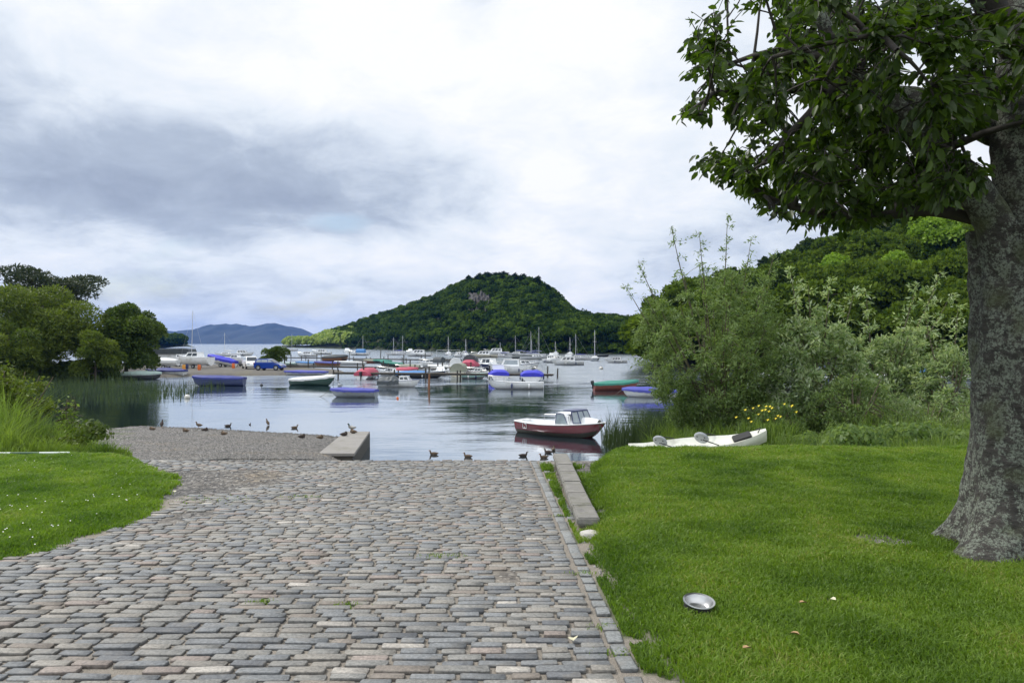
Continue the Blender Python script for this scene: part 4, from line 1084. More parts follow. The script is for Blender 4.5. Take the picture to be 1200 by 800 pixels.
def interior(par, hf, mat, t0=.06, t1=.72, floor=.08, seats=(.3, .6), seatmat=None, rim=.09):
    half, sheer, keel, pt = hf; L = L_of(hf); mb = MB(); ts = np.linspace(t0, t1, 12); A = np.zeros((12, 4, 3))
    for i, t in enumerate(ts):
        b = max(.05, half(t) - rim)
        A[i] = [(L * (t - .5), -b, sheer(t) + .02), (L * (t - .5), -b * .8, floor), (L * (t - .5), b * .8, floor), (L * (t - .5), b, sheer(t) + .02)]
    mb.grid(A)
    for i in (0, -1): mb.add([tuple(q) for q in A[i]], [(0, 1, 2, 3)])
    mb.build('cockpit', mat, par)
    sb = MB()
    for s_ in seats:
        b = half(s_) - rim; sb.box((L * (s_ - .5), 0, sheer(s_) * .62), (.26, b * 1.86, .04))
    if seats: sb.build('seat', seatmat or mat, par)
def sidedeck(par, hf, mat, t0, t1, rim=.1):
    """deck strips leaving the well open between t0 and t1"""
    half, sheer, keel, pt = hf; L = L_of(hf); mb = MB(); ts = np.linspace(0, 1, 30)
    for sd in (-1, 1):
        A = []
        for t in ts:
            b = half(t); inn = max(0, b - rim) if t0 < t < t1 else 0
            A.append([(L * (t - .5), sd * b * .985, sheer(t)), (L * (t - .5), sd * (b * .985 + inn) / 2, sheer(t) + .02), (L * (t - .5), sd * inn, sheer(t) + .025)])
        mb.grid(np.array(A))
    mb.build('deck', mat, par, smooth=False)
def cabin(par, x0, x1, w, z0, h, mat, name='cabin', fr=.35, br=.1, tumble=.8, wins=3, glass=None, seed=0, rooflip=True, front=True):
    """trapezoid cabin; front (bow side) is x1; windows are children, set proud of the walls"""
    glass = glass or M['glass']
    T = [(x0 + br * h, z0 + h), (x1 - fr * h, z0 + h)]
    mb = MB(); hw = w / 2; tw_ = hw * tumble
    vs = [(x0, -hw, z0), (x1, -hw * .85, z0), (x1, hw * .85, z0), (x0, hw, z0), (T[0][0], -tw_, z0 + h), (T[1][0], -tw_ * .9, z0 + h), (T[1][0], tw_ * .9, z0 + h), (T[0][0], tw_, z0 + h)]
    mb.add(vs, [(3, 2, 1, 0), (4, 5, 6, 7), (0, 1, 5, 4), (1, 2, 6, 5), (2, 3, 7, 6), (3, 0, 4, 7)])
    if rooflip: mb.box(((T[0][0] + T[1][0]) / 2, 0, z0 + h + .015), (T[1][0] - T[0][0] + .12, tw_ * 2 + .06, .04))
    cb = mb.build(name, mat, par, bevel=.015, smooth=True)
    V = [np.array(v) for v in vs]
    def pane(a, b, c, d, nrm, u0, u1, v0=.3, v1=.86):
        q = lambda u, v: (a * (1 - u) + b * u) * (1 - v) + (d * (1 - u) + c * u) * v + nrm * .008
        g = MB(); g.add([q(u0, v0), q(u1, v0), q(u1, v1), q(u0, v1)] + [q(u0, v0) - nrm * .006, q(u1, v0) - nrm * .006, q(u1, v1) - nrm * .006, q(u0, v1) - nrm * .006], [(0, 1, 2, 3), (0, 1, 5, 4), (1, 2, 6, 5), (2, 3, 7, 6), (3, 0, 4, 7)])
        g.build('window', glass, cb)
    if wins:
        for sd, (a, b, c, d) in ((-1, (V[0], V[1], V[5], V[4])), (1, (V[3], V[2], V[6], V[7]))):
            nr = np.cross(b - a, d - a) * (1 if sd < 0 else -1); nr = nr / np.linalg.norm(nr)
            if nr[1] * sd < 0: nr = -nr
            for k in range(wins): pane(a, b, c, d, nr, .08 + k * .86 / wins, .02 + (k + 1) * .86 / wins)
        if front:
            nr = np.cross(V[2] - V[1], V[5] - V[1]); nr /= np.linalg.norm(nr)
            if nr[0] < 0: nr = -nr
            for k in range(2): pane(V[1], V[2], V[6], V[5], nr, .06 + k * .48, .46 + k * .48)
    return cb
def wscreen(par, x, w, z, h, mat, frame, lean=.35, side=.5, name='windscreen'):
    """framed screen facing +x with swept side panes"""
    mb = MB(); fb = MB(); hw = w / 2
    P4 = [(x - side, -hw, z), (x, -hw * .75, z), (x, hw * .75, z), (x - side, hw, z)]
    T4 = [(x - side - lean * h * .6, -hw * .9, z + h * .92), (x - lean * h, -hw * .66, z + h), (x - lean * h, hw * .66, z + h), (x - side - lean * h * .6, hw * .9, z + h * .92)]
    o = mb
    for i in range(3): mb.add([P4[i], P4[i + 1], T4[i + 1], T4[i]], [(0, 1, 2, 3)])
    mid0, mid1 = (x, 0, z), (x - lean * h, 0, z + h)
    for a, b in list(zip(P4, P4[1:])) + list(zip(T4, T4[1:])) + list(zip(P4, T4)) + [(mid0, mid1)]: fb.tube([a, b], .022, 5)
    f = fb.build(name, frame, par); mb.build('pane', mat, f)
def place(t, px, py, hd, z=0): t.location = P(px, py, z); t.rotation_euler.z = R(hd); return t
def nboat(label, px, py, hd, cat='boat', name='boat', z=0, group=None):
    t = thing(name, label, cat, P(px, py, z), R(hd), group); return t

# covered rowing / work boats -----------------------------------------------
def covered(label, px, py, hd, L, B, Fb, hm, cm, seed=0, ridge=.2, ob=False, rubm=None, name='rowing_boat', z=0, **kw):
    t = nboat(label, px, py, hd, 'rowing boat', name, z); hf = hull_fn(L, B, Fb, **kw)
    build_hull(t, hf, hm, stripe=2); rub(t, hf, rubm or M['wood']); cover(t, hf, cm, seed=seed, ridge=ridge)
    if ob: outboard(t, -L / 2, 0, Fb * .8, .9)
    mb = MB(); mb.tube([(L / 2 - .05, 0, Fb * 1.25), (L / 2 + .5, 0, .15), (L / 2 + 1.3, .1, -.25)], .014, 4); mb.build('mooring_rope', M['wood'], t)
    return t
covered('dark blue rowing boat under a blue cover, bow to the left', 256, 452, 183, 4.8, 1.75, .72, [M['navy'], M['navy']], M['navy_cloth'], 1, .22, bow=.25, tw=.75)
covered('dark green rowing boat under a white cover with a high bow', 367, 451.5, -14, 4.6, 1.75, .55, [M['green'], M['green']], M['white_cloth'], 2, .24, bow=.75, tw=.55, rake=.55)
covered('grey rowing boat under a faded violet-blue cover, nearest of the moored rowing boats', 414, 465, 172, 3.55, 1.45, .5, [M['grey'], M['grey']], M['violet_cloth'], 3, .16, bow=.2, tw=.75)
covered('pale low boat with violet cover beached beside the blue car', 358, 439.5, 178, 5.4, 1.7, .42, [M['lgrey'], M['lgrey']], M['violet_cloth'], 4, .16, bow=.2, tw=.8)
covered('long dark hulled boat under a pale green tarpaulin below the alder', 163, 444.5, 2, 4.9, 1.7, .62, [M['black'], M['lgrey']], M['dmint_cloth'], 5, .28, bow=.2)
covered('white hulled boat under a dark blue cover beside the pale green covered one', 194, 441, 176, 4.9, 1.8, .7, [M['lgrey'], M['lgrey']], M['navy_cloth'], 6, .3, bow=.2)
covered('red brown rowing boat under a green cover with an upright outboard', 722, 457, 8, 3.9, 1.6, .55, [M['darkred'], M['darkred']], M['green_cloth'], 7, .22, ob=True, bow=.45, tw=.7)
covered('white rowing boat under a bright violet-blue cover beside the willow', 761, 465, 172, 4.0, 1.6, .46, [M['white'], M['white']], M['violet_cloth'], 8, .26, bow=.3, tw=.7)

# red boat in front ----------------------------------------------------------
def red_boat():
    x0, y0, _ = P(611, 505.5); x1, y1, _ = P(709, 514)
    L = 4.45; t = thing('cabin_boat', 'dark red open motor boat with white cuddy and blue framed windscreen, moored nearest the slipway', 'motor boat', ((x0 + x1) / 2, (y0 + y1) / 2, 0), math.atan2(y1 - y0, x1 - x0))
    hf = hull_fn(L, 1.75, .44, bow=.55, stern=.22, tw=.55, rake=.55, draft=.12)
    build_hull(t, hf, [M['maroon'], M['maroon']], stripe=2, levels=(0, .2, .45, .62, .75, .88, 1))
    half, sheer, keel, pt = hf
    bb = MB(); A = np.array([[(pt(tt, s, -1)[0], pt(tt, s, -1)[1] - .006, pt(tt, s, -1)[2]) for s in (.25, .42, .55)] for tt in np.linspace(.01, .97, 20)]); bb.grid(A)
    A[:, :, 1] *= -1; bb.grid(A); bb.build('boot_top', M['antifoul'], t, smooth=True)
    rub(t, hf, M['white'], .028); sidedeck(t, hf, M['white'], .05, .60, .13)
    interior(t, hf, M['white'], .05, .6, .1, seats=(.16,), rim=.13)
    cb = MB(); A = []
    for tt in np.linspace(.50, .93, 10):
        b = half(tt) * .72; z = sheer(tt); hgt = .30 * math.sin(pi * min(1, (1 - tt) / .34) / 2) ** .7
        A.append([(L * (tt - .5), v * b, z + hgt * (1 - abs(v) ** 3)) for v in (-1, -.97, -.8, -.4, 0, .4, .8, .97, 1)])
    A = np.array(A); cb.grid(A); cb.add([tuple(q) for q in A[0]], [list(range(9))]); cud = cb.build('cuddy', M['white'], t, smooth=True)
    # side screens with dark frame, then the blue framed windscreen
    for sd in (-1, 1):
        w = .62; x = L * .02
        pts = [(x, sd * w, .48), (x + .02, sd * w * .94, .98), (x + .38, sd * w * .9, .98), (x + .62, sd * w * .92, .5)]
        fb = MB()
        for a, b in zip(pts, pts[1:] + pts[:1]): fb.tube([a, b], .016, 5)
        f = fb.build('side_screen', M['navy'], t); pb = MB(); pb.add(pts, [(0, 1, 2, 3)]); pb.build('pane', M['pale_glass'], f)
    wb = MB(); wb.box((L * .085, 0, .74), (.9, 1.16, .44), 0, tx=.75, ty=.9); wb.build('wheelhouse', M['white'], t, bevel=.06, smooth=True)
    wscreen(t, L * .285, 1.22, .62, .5, M['pale_glass'], M['navy'], lean=.42, side=.28)
    rb = MB(); rb.box((L * .16, 0, 1.13), (.62, 1.0, .04)); rb.build('roof', M['navy'], t, bevel=.015)
    # registration letters at the quarter, as raised strokes on the near side
    def nb(xc, strokes, m=M['white'], s=.12):
        g = MB()
        for (a, b) in strokes:
            q = []
            for (u, v) in (a, b):
                xx = xc + u * s; tt = xx / L + .5; yy = -(half(tt) * (sin(.80 * pi / 2) ** .62)) - .012
                zz = sheer(tt) * .52 + v * s; q.append((xx, yy - .01 - .02 * v, zz))
            g.tube(q, .013, 4)
        return g
    tx = MB()
    for xc, st in ((-L * .36, [((0, 0), (0, 1)), ((0, 0), (.6, 0))]), (-L * .335, [((0, 1), (.6, 1)), ((.6, 1), (.6, 0)), ((.6, 0), (0, 0)), ((0, 0), (0, .4))])):
        g = nb(xc, st, s=.2); b = len(tx.v); tx.v += g.v; tx.f += [[i + b for i in f] for f in g.f]; tx.m += g.m
    tx.build('registration_mark', M['white'], t)
    mb = MB(); mb.box((-L / 2 - .02, 0, .38), (.06, .3, .3)); mb.build('motor_bracket', M['black'], t, bevel=.01)
    ha = MB(); ha.tube([(-L * .12, -.55, .45), (-L * .12, -.55, .92), (L * .02, -.55, .95)], .012, 4); ha.tube([(-L * .12, .55, .45), (-L * .12, .55, .92), (L * .02, .55, .95)], .012, 4); ha.build('handrail', M['alu'], t)
red_boat()

# cuddy boat with grey tarpaulin
def tarp_boat():
    t = nboat('white cuddy boat with a dark grey tarpaulin over its stern half', 468, 453.2, -4, 'motor boat', 'cabin_boat')
    L = 3.75; hf = hull_fn(L, 1.7, .52, bow=.35, tw=.8, rake=.35); build_hull(t, hf, [M['white'], M['white']], deckmat=M['white'])
    rub(t, hf, M['navy'], .022); cover(t, hf, M['grey_cloth'], 0, .52, ridge=.50, skirt=.28, seed=9, sag=.16)
    cabin(t, .05, 1.15, 1.2, .55, .42, M['white'], fr=.8, wins=2)
tarp_boat()
# sterns / bows toward us and the crowded middle
def motor(label, px, py, hd, L, B, Fb, hm=None, dk=None, cab=None, cov=None, ws=None, ob=False, name='motor_boat', z=0, cat='motor boat', canopy_=None, group=None, **kw):
    px_ = int(px); t = nboat(label, px, py, hd, cat, name, z, group); hf = hull_fn(L, B, Fb, **dict(dict(bow=.4, tw=.85, rake=.5), **kw))
    hm = hm or [M['white'], M['white']]; build_hull(t, hf, hm, deckmat=dk or M['white'], stripe=1)
    rub(t, hf, M['grey'], .02)
    if cab: cabin(t, cab[0] * L, cab[1] * L, B * cab[2], Fb * 1.02, cab[3], cab[5] if len(cab) > 5 else M['white'], fr=cab[4], wins=cab[6] if len(cab) > 6 else 2, glass=cab[7] if len(cab) > 7 else None)
    if cov: cover(t, hf, cov[0], cov[1], cov[2], ridge=cov[3], skirt=.2, pw=3.5, seed=px % 17, sag=.06)
    if ws: wscreen(t, ws[0] * L, B * .8, Fb * 1.05, ws[1], ws[2] if len(ws) > 2 else M['glass'], ws[3] if len(ws) > 3 else M['alu'])
    if canopy_:
        x0, x1, h, m = canopy_; mb = MB(); A = []
        for x in np.linspace(x0 * L, x1 * L, 7):
            A.append([(x, sin(a) * B * .42, Fb + h * max(0, cos(a)) ** .6) for a in np.linspace(-pi / 2, pi / 2, 9)])
        A = np.array(A); mb.grid(A); mb.add([tuple(q) for q in A[0]], [list(range(9))]); mb.add([tuple(q) for q in A[-1]], [list(range(9))]); mb.build('canopy', m, t, smooth=True)
    if ob: outboard(t, -L / 2, 0, Fb * .7, 1.1)
    half, sheer, keel, pt = hf; mb = MB()
    for sd in (-1, 1):
        q = [(L * (u - .5), sd * half(u) * .9, sheer(u) + .42) for u in np.linspace(.55, .97, 7)]
        mb.tube(q, .018, 4)
        for u in (.56, .7, .85, .95): mb.tube([(L * (u - .5), sd * half(u) * .93, sheer(u)), (L * (u - .5), sd * half(u) * .9, sheer(u) + .42)], .014, 4)
    mb.build('pulpit_rail', M['steel'], t)
    for sd in (-1, 1):
        for u in (.25, .55):
            f = MB(); f.lathe([(.02, .22), (.07, .16), (.085, 0), (.07, -.16), (.02, -.22)], (L * (u - .5), sd * (half(u) + .07), Fb * .55), 8); f.build('fender', M['white' if (px_ + int(u * 4)) % 2 else 'navy'], t, smooth=True)
    f = MB(); f.tube([(L / 2 - .1, 0, sheer(1)), (L / 2 + .6, 0, .3), (L / 2 + 1.6, .1, -.2)], .014, 4); f.build('mooring_rope', M['wood'], t)
    return t
motor('white speedboat under a pink-red cover with outboard, stern towards the slipway', 432, 443.3, 78, 4.2, 2.0, .55, cov=(M['red_cloth'], .0, .8, .62), ob=True)
motor('plain white speedboat with a low wedge bow beside the pink covered one', 459, 440, 168, 4.0, 1.9, .55, cab=(-.1, .25, .6, .3, 1.4), ws=(.1, .35))
motor('cream day boat with a khaki canopy and dark side window behind the tarpaulin boat', 481, 435, 178, 4.6, 1.9, .4, canopy_=(-.3, .32, .62, M['khaki_cloth']), cab=(-.36, -.1, .7, .6, .3))
motor('low dark hulled boat under a bright blue cover beside the jetty', 493, 442.5, 0, 5.6, 1.8, .55, hm=[M['black'], M['black']], dk=M['navy'], cov=(M['teal_cloth'], 0, .62, .22))
motor('khaki covered boat standing stern-on among the jetty posts', 539, 440.5, 84, 4.6, 2.0, .55, hm=[M['cream'], M['cream']], canopy_=(-.45, .2, 1.05, M['khaki_cloth']))
motor('white cruiser with a red cockpit canopy and grey screen, bow hidden behind', 553, 434, 82, 6.2, 2.5, .85, cab=(-.12, .22, .72, .95, .6, M['white'], 2), cov=(M['red_cloth'], .0, .42, .75), canopy_=(-.28, -.02, 1.5, M['grey_cloth']))
motor('small white cuddy boat with dark red stripe lying left of the double blue covers', 563, 440.5, 168, 4.0, 1.8, .5, hm=[M['white'], M['red']], cab=(-.05, .22, .7, .45, .8), ws=(.02, .4))
motor('small boat under a mint green cover tucked against the jetty', 556, 444, 4, 2.8, 1.4, .42, hm=[M['lgrey'], M['lgrey']], cov=(M['mint_cloth'], 0, 1, .2))
motor('white boat with bright blue cockpit cover, left of the pair behind the open launch', 584, 445, 95, 5.2, 2.2, .7, cov=(M['blue_cloth'], .0, .5, .42), cab=(.02, .25, .7, .9, .7))
motor('white boat with bright blue cockpit cover, right of the pair behind the open launch', 623.5, 446, 88, 5.2, 2.4, .7, cov=(M['blue_cloth'], .0, .6, .42))
motor('tall white cruiser with a large raked pale screen between the blue covers', 597, 438, 172, 5.6, 2.2, .95, cab=(-.25, .2, .8, .95, .5, M['white'], 1, M['pale_glass']), name='motor_cruiser', cat='motor cruiser')
t = motor('white open launch with pale sheer lying across the jetty end', 604, 455.5, 176, 4.95, 1.8, .55, hm=[M['white'], M['white']], bow=.4)
mb = MB()
for sd in (-1, 1):
    mb.tube([(-1.9, sd * .8, .6), (-1.9, sd * .8, 1.0), (1.2, sd * .7, 1.02), (1.9, 0, .9)], .014, 4)
mb.build('guard_rail', M['steel'], t)
mb = MB()
for k in range(4): mb.tube([(-1.4 + k * .8, -.92, .45), (-1.4 + k * .8, -.95, .2)], [.05, .06], 6)
mb.build('fender', M['rubber'], t)

# moored boats further out, and yachts
def yacht(label, px, py, hd, L, mast, hm='white', z=0, cabm=None):
    t = nboat(label, px, py, hd, 'yacht', 'yacht', z); B = L * .31; hf = hull_fn(L, B, L * .095, bow=.35, tw=.55, rake=L * .09, draft=.15)
    build_hull(t, hf, [M[hm], M['navy']], deckmat=M['white'], stripe=1)
    cabin(t, -L * .12, L * .22, B * .6, L * .098, L * .055, M['white'], fr=1.6, wins=3)
    mb = MB(); mb.tube([(L * .08, 0, L * .09), (L * .08, 0, mast)], [.075, .05], 6); mb.tube([(L * .08, -mast * .055, mast * .62), (L * .08, mast * .055, mast * .62)], .03, 4); mb.build('mast', M['alu'], t)
    mb = MB(); mb.tube([(L * .08, 0, L * .2), (-L * .34, 0, L * .19)], .05, 5); mb.build('boom', M['alu'], t)
    mb = MB(); mb.tube([(L * .06, 0, L * .215), (-L * .1, 0, L * .225), (-L * .32, 0, L * .205)], [.11, .14, .07], 6); mb.build('furled_sail', M[cabm or 'navy_cloth'], t)
    mb = MB()
    for q in ((L * .48, 0, L * .13), (-L * .47, 0, L * .1), (0, B * .45, L * .1), (0, -B * .45, L * .1)): mb.tube([(L * .08, 0, mast * .97), q], .008, 3)
    mb.build('rigging', M['alu'], t)
    return t
def yz(px, py, top, hd, label, L=None, **k):
    d = 4 * F / (py - HZ); mast = 4 + (HZ - top) / F * d; L = L or min(mast * .8, 9.0)
    return yacht(label, px, py, hd, L, mast, **k)
yz(423.5, 415.5, 393, 20, 'small yacht with blue sail cover standing left of the first tall jetty post', L=6.8, cabm='teal_cloth')
yz(463, 416, 395, 170, 'white yacht left of the twin masts behind the long jetty', L=7)
yz(470, 415.3, 393, 15, 'white yacht right of the twin masts behind the long jetty', L=7)
yz(525.5, 416.3, 394, 100, 'white yacht seen end-on with a pale furled sail on its mast', L=7.5, cabm='white_cloth')
yz(606, 416.5, 393, 165, 'pale blue yacht moored below the rock crag, left of the mast cluster', L=7.5, hm='lgrey')
yz(621, 416.6, 397.5, 10, 'white yacht with the shortest mast of the three-mast cluster', L=6.5)
yz(624.5, 417.5, 388, 175, 'white yacht with the middle mast of the three-mast cluster', L=8)
yz(628.5, 421.5, 383, 5, 'grey-white yacht with the tallest mast of the three-mast cluster', L=7.8, hm='lgrey')
yz(651, 415.6, 400, 95, 'distant yacht whose short mast rises behind the left white cruiser', L=6.5)
yz(668, 416.2, 395, 90, 'distant yacht whose mast rises behind the right white cruiser', L=6.8)
yz(677, 421.6, 391, 178, 'white yacht low in the water just right of the cabin cruisers', L=6.2)
yz(697, 422.5, 386.5, 85, 'grey yacht with a tall mast moored alone near the right wood', L=7, hm='grey')
yz(265.6, 417.5, 390, 172, 'white yacht moored behind the blue covered trailer boat', L=8, cabm='white_cloth')
yz(340.5, 411.2, 391, 10, 'distant yacht by the sunlit left end of the hill', L=8)

def cruiser(label, px, py, hd, L=6.5, fly=False, **k):
    t = motor(label, px, py, hd, L, L * .36, L * .115, cab=(-.22, .26, .72, L * .13, .9, M['white'], 3), name='motor_cruiser', cat='motor cruiser', **k)
    if fly: cabin(t, -L * .12, L * .08, L * .22, L * .255, L * .07, M['white'], name='flybridge', wins=0)
    mb = MB(); mb.tube([(L * .2, -L * .13, L * .13), (L * .3, -L * .12, L * .2), (L * .48, 0, L * .22), (L * .3, L * .12, L * .2), (L * .2, L * .13, L * .13)], .02, 4); mb.build('bow_rail', M['steel'], t)
    return t
cruiser('white cabin cruiser angled towards the jetty, left of the larger white one', 649, 425, -60, 6.2, True)
cruiser('largest white cabin cruiser in the open bay, side-on', 665, 427.5, 178, 6.0, True)
cruiser('white motor cruiser behind the middle of the long jetty', 490.5, 417.5, 175, 8)
cruiser('small white cruiser seen end-on right of the twin masts', 481, 413.4, 95, 7)
cruiser('white cruiser moored left of the red canopy boat', 537.5, 418.5, -75, 6)
cruiser('white cruiser bow-on just left of the red canopy', 544.5, 416.6, -85, 6)
cruiser('cream cruiser moored behind the red canopy boat', 567, 419.2, 176, 7.5, hm=[M['cream'], M['cream']])
cruiser('distant white cruiser in front of the rock crag', 581.5, 415.8, 178, 9)
cruiser('white cruiser with dark canopy moored beyond the shore shrub', 360, 417.8, 175, 6)
cruiser('distant white cruiser left of the blue canopy boat', 407, 413.5, 100, 8)
cruiser('white and blue boat with a blue canopy moored beyond the long jetty', 420.5, 416.3, 172, 7, canopy_=(-.3, .1, 1.3, M['teal_cloth']))
cruiser('low white motor boat moored beside the dark canopied cruiser', 377, 415.2, 176, 7)
cruiser('white boat moored at the right, nearest the willow tips', 722, 425, 170, 4.5)
cruiser('white cruiser moored left beyond the spit with dark windows', 284, 416.8, 8, 7)
covered('small dark covered boat moored in front of the mast cluster', 612, 420.6, 5, 5.2, 2.0, .5, [M['black'], M['black']], M['grey_cloth'], 11, .6, name='small_boat')
covered('tiny dark tender moored far out right of the lone grey yacht', 705.5, 418, 5, 4.2, 1.6, .5, [M['black'], M['black']], M['grey_cloth'], 12, .1, name='small_boat')
covered('open wooden boat with orange-brown planking between the jetties', 383, 428.6, 176, 4.6, 1.7, .55, [M['varnish'], M['varnish']], M['purple_cloth'], 13, .2, name='small_boat')
covered('pale boat under a bright blue cover between the jetties behind the shrub', 362, 428.2, 178, 4.8, 1.8, .5, [M['white'], M['white']], M['teal_cloth'], 14, .2, name='small_boat')
covered('long pale green boat lying between the shrub and the blue covered boat', 341, 428.0, 178, 5.0, 1.8, .4, [M['dmint_cloth'], M['dmint_cloth']], M['dmint_cloth'], 15, .1, name='small_boat')
covered('low white boat alongside the middle jetty', 410, 427.4, 178, 5.8, 1.9, .5, [M['white'], M['white']], M['white_cloth'], 16, .15, name='small_boat')
covered('dark brown boat moored on the far side of the long jetty', 393, 423.2, 2, 5.6, 2.2, .9, [M['varnish'], M['black']], M['grey_cloth'], 17, .5, name='small_boat')
covered('black and green boat with raised bow behind the plain white speedboat', 459, 430.2, 174, 4.0, 1.7, .6, [M['black'], M['green']], M['green_cloth'], 18, .2, bow=.7, name='small_boat')
for i, (px, py, hm, cm, lb) in enumerate(((425, 425.2, 'black', 'grey_cloth', 'dark covered dinghy alongside the long jetty, leftmost of five'), (437, 425.5, 'darkred', 'khaki_cloth', 'brown dinghy with khaki cover alongside the long jetty'), (448, 425.7, 'black', 'green_cloth', 'black dinghy with green cover alongside the long jetty'), (516, 433.5, 'lgrey', 'white_cloth', 'pale dinghy with a white cover right of the khaki canopy boat'), (531, 424.6, 'grey', 'grey_cloth', 'grey dinghy tied under the jetty gate frame'))):
    covered(lb, px, py, 175 + i * 3, 3.7, 1.6, .5, [M[hm], M[hm]], M[cm], 20 + i, .25, name='dinghy')

motor('small white cuddy boat squeezed between the bright blue cover and the khaki canopy', 517, 439.5, 70, 4.0, 1.8, .55, cab=(-.05, .22, .7, .5, .8))
motor('cream boat with a white canopy just left of the red cockpit canopy', 534, 434.5, 95, 5.0, 2.1, .7, hm=[M['cream'], M['cream']], canopy_=(-.4, -.05, 1.2, M['white_cloth']))
motor('white boat with a grey canopy beyond the middle jetty end', 507, 430, 160, 5.4, 2.1, .7, cab=(-.1, .25, .7, .6, .8), canopy_=(-.35, -.08, 1.0, M['grey_cloth']))
motor('white sports boat with a blue striped hull behind the tall pale screen', 612, 433, 20, 5.6, 2.2, .8, hm=[M['white'], M['navy']], cab=(-.1, .25, .7, .6, 1.0))
motor('dark blue hulled boat with white cabin left of the tall white cruiser', 572, 433, 140, 5.4, 2.2, .8, hm=[M['navy'], M['navy']], cab=(-.2, .22, .7, .9, .5))
covered('white tender under a red cover behind the plain white speedboat', 474, 437.5, 10, 3.6, 1.6, .5, [M['white'], M['white']], M['red_cloth'], 41, .3, name='small_boat')
covered('white dinghy under a deep blue cover at the foot of the nearest jetty', 402, 440, 175, 3.6, 1.6, .5, [M['white'], M['white']], M['blue_cloth'], 42, .25, name='small_boat') if False else None
yz(546, 417.5, 397, 100, 'white yacht whose mast shows above the red cockpit canopy', L=6.5)
yz(588, 418.5, 401, 170, 'small yacht moored right of the distant crag cruiser', L=6)
# boats in the small bay behind the willows
covered('white boat with a blue cover in the bay seen left of the big trunk', 1078, 441.5, 176, 5.0, 1.8, .5, [M['lgrey'], M['lgrey']], M['teal_cloth'], 31, .5, name='small_boat')
motor('white boat with a dark blue canopy glimpsed behind the pale willow', 978, 448, -70, 4.2, 1.8, .6, canopy_=(-.4, .1, 1.1, M['navy_cloth']))
motor('white motor boat glimpsed through the right side of the large willow', 902, 447, 178, 5.2, 2.0, .6, cab=(-.2, .2, .7, .5, .8))
covered('boat under a bright blue cover glimpsed between two willows', 919, 437.5, 4, 5.6, 2.0, .7, [M['white'], M['white']], M['teal_cloth'], 33, .5, name='small_boat')
covered('pale boat moored in the bay between the pale willow and the trunk', 1020, 446, 178, 5.4, 1.9, .5, [M['lgrey'], M['lgrey']], M['white_cloth'], 34, .2, name='small_boat')
covered('small white boat moored in the bay close to the trunk', 1118, 446, 178, 4.4, 1.7, .4, [M['grey'], M['lgrey']], M['white_cloth'], 35, .15, name='small_boat')

# trailers and boats on the spit ----------------------------------------------
ZS = .47
def trailer(label, x, y, rz, L=4.2):
    t = thing('boat_trailer', label, 'trailer', (x, y, ZS), rz)
    mb = MB(); mb.box((0, .45, .42), (L, .07, .09)); mb.box((0, -.45, .42), (L, .07, .09)); mb.box((L * .3, 0, .42), (.07, 1.0, .08)); mb.box((-L * .3, 0, .42), (.07, 1.0, .08)); mb.tube([(L / 2, .45, .42), (L / 2 + 1.1, 0, .45), (L / 2, -.45, .42)], .04, 5); mb.build('frame', M['alu'], t)
    for sd in (-1, 1):
        w = MB(); w.lathe([(.16, -.07), (.27, -.08), (.29, 0), (.27, .08), (.16, .07)], (-.3, sd * .72, .29), 14, axis='y'); wh = w.build('wheel', M['tyre'], t, smooth=True)
        w = MB(); w.lathe([(.15, -.075), (.15, .075)], (-.3, sd * .72, .29), 10, axis='y'); w.build('rim', M['rim'], wh)
    return t
def landboat(label, px, d, hd, L, B, Fb, cm=None, cab=None, tlabel=None, tilt=.0, hm='white', **k):
    x = (px - 600) / F * d; trailer(tlabel, x, d, R(hd), L * .85)
    t = nboat(label, px, 450, hd, 'boat', 'boat_on_trailer'); t.location = (x, d, ZS + .62); t.rotation_euler = (0, -tilt, R(hd))
    hf = hull_fn(L, B, Fb, **dict(dict(bow=.4, tw=.8, rake=.5, draft=.25), **k)); build_hull(t, hf, [M[hm], M[hm]], deckmat=M['white'])
    rub(t, hf, M['grey'], .02)
    if cm: cover(t, hf, cm, 0, .97, ridge=.35, skirt=.3, seed=px)
    if cab: cabin(t, cab[0] * L, cab[1] * L, B * .7, Fb, cab[2], M['white'], fr=.9, wins=2)
    return t
landboat('white boat under a deep blue cover sloping on a trailer', 259, 114, 172, 4.6, 1.8, .6, M['blue_cloth'], tlabel='trailer under the blue covered boat', tilt=.18)
landboat('big white cruiser on a trailer in the boat park', 228, 108, 165, 5.4, 2.2, .9, None, (-.2, .25, .7), tlabel='trailer under the big white cruiser')
landboat('white cabin boat on a trailer beside the grey shed roof', 211, 116, 10, 4.4, 1.9, .7, None, (-.1, .25, .5), tlabel='trailer under the white cabin boat')
landboat('low white dinghy on a trailer just right of the alder', 192, 106, 178, 4.0, 1.6, .5, M['white_cloth'], tlabel='trailer under the low white dinghy')
landboat('white boat on a trailer left of the white car', 277, 118, 175, 4.6, 1.9, .65, None, (-.1, .2, .45), tlabel='trailer beside the white car')
# mast of the dinghy park
mb = MB(); x, y, z = (222 - 600) / F * 110, 110, ZS
t = thing('dinghy_mast', 'tall bare mast standing over the boat park', 'mast', (x + .3, y, ZS + .9))
mb.tube([(0, 0, .4), (.18, 0, 7.3)], [.05, .03], 6); mb.build('mast', M['alu'], t)
mb = MB(); mb.tube([(.18, 0, 7.2), (-1.6, 0, .5)], .01, 3); mb.tube([(.18, 0, 7.2), (1.9, 0, .5)], .01, 3); mb.build('rigging', M['alu'], t)
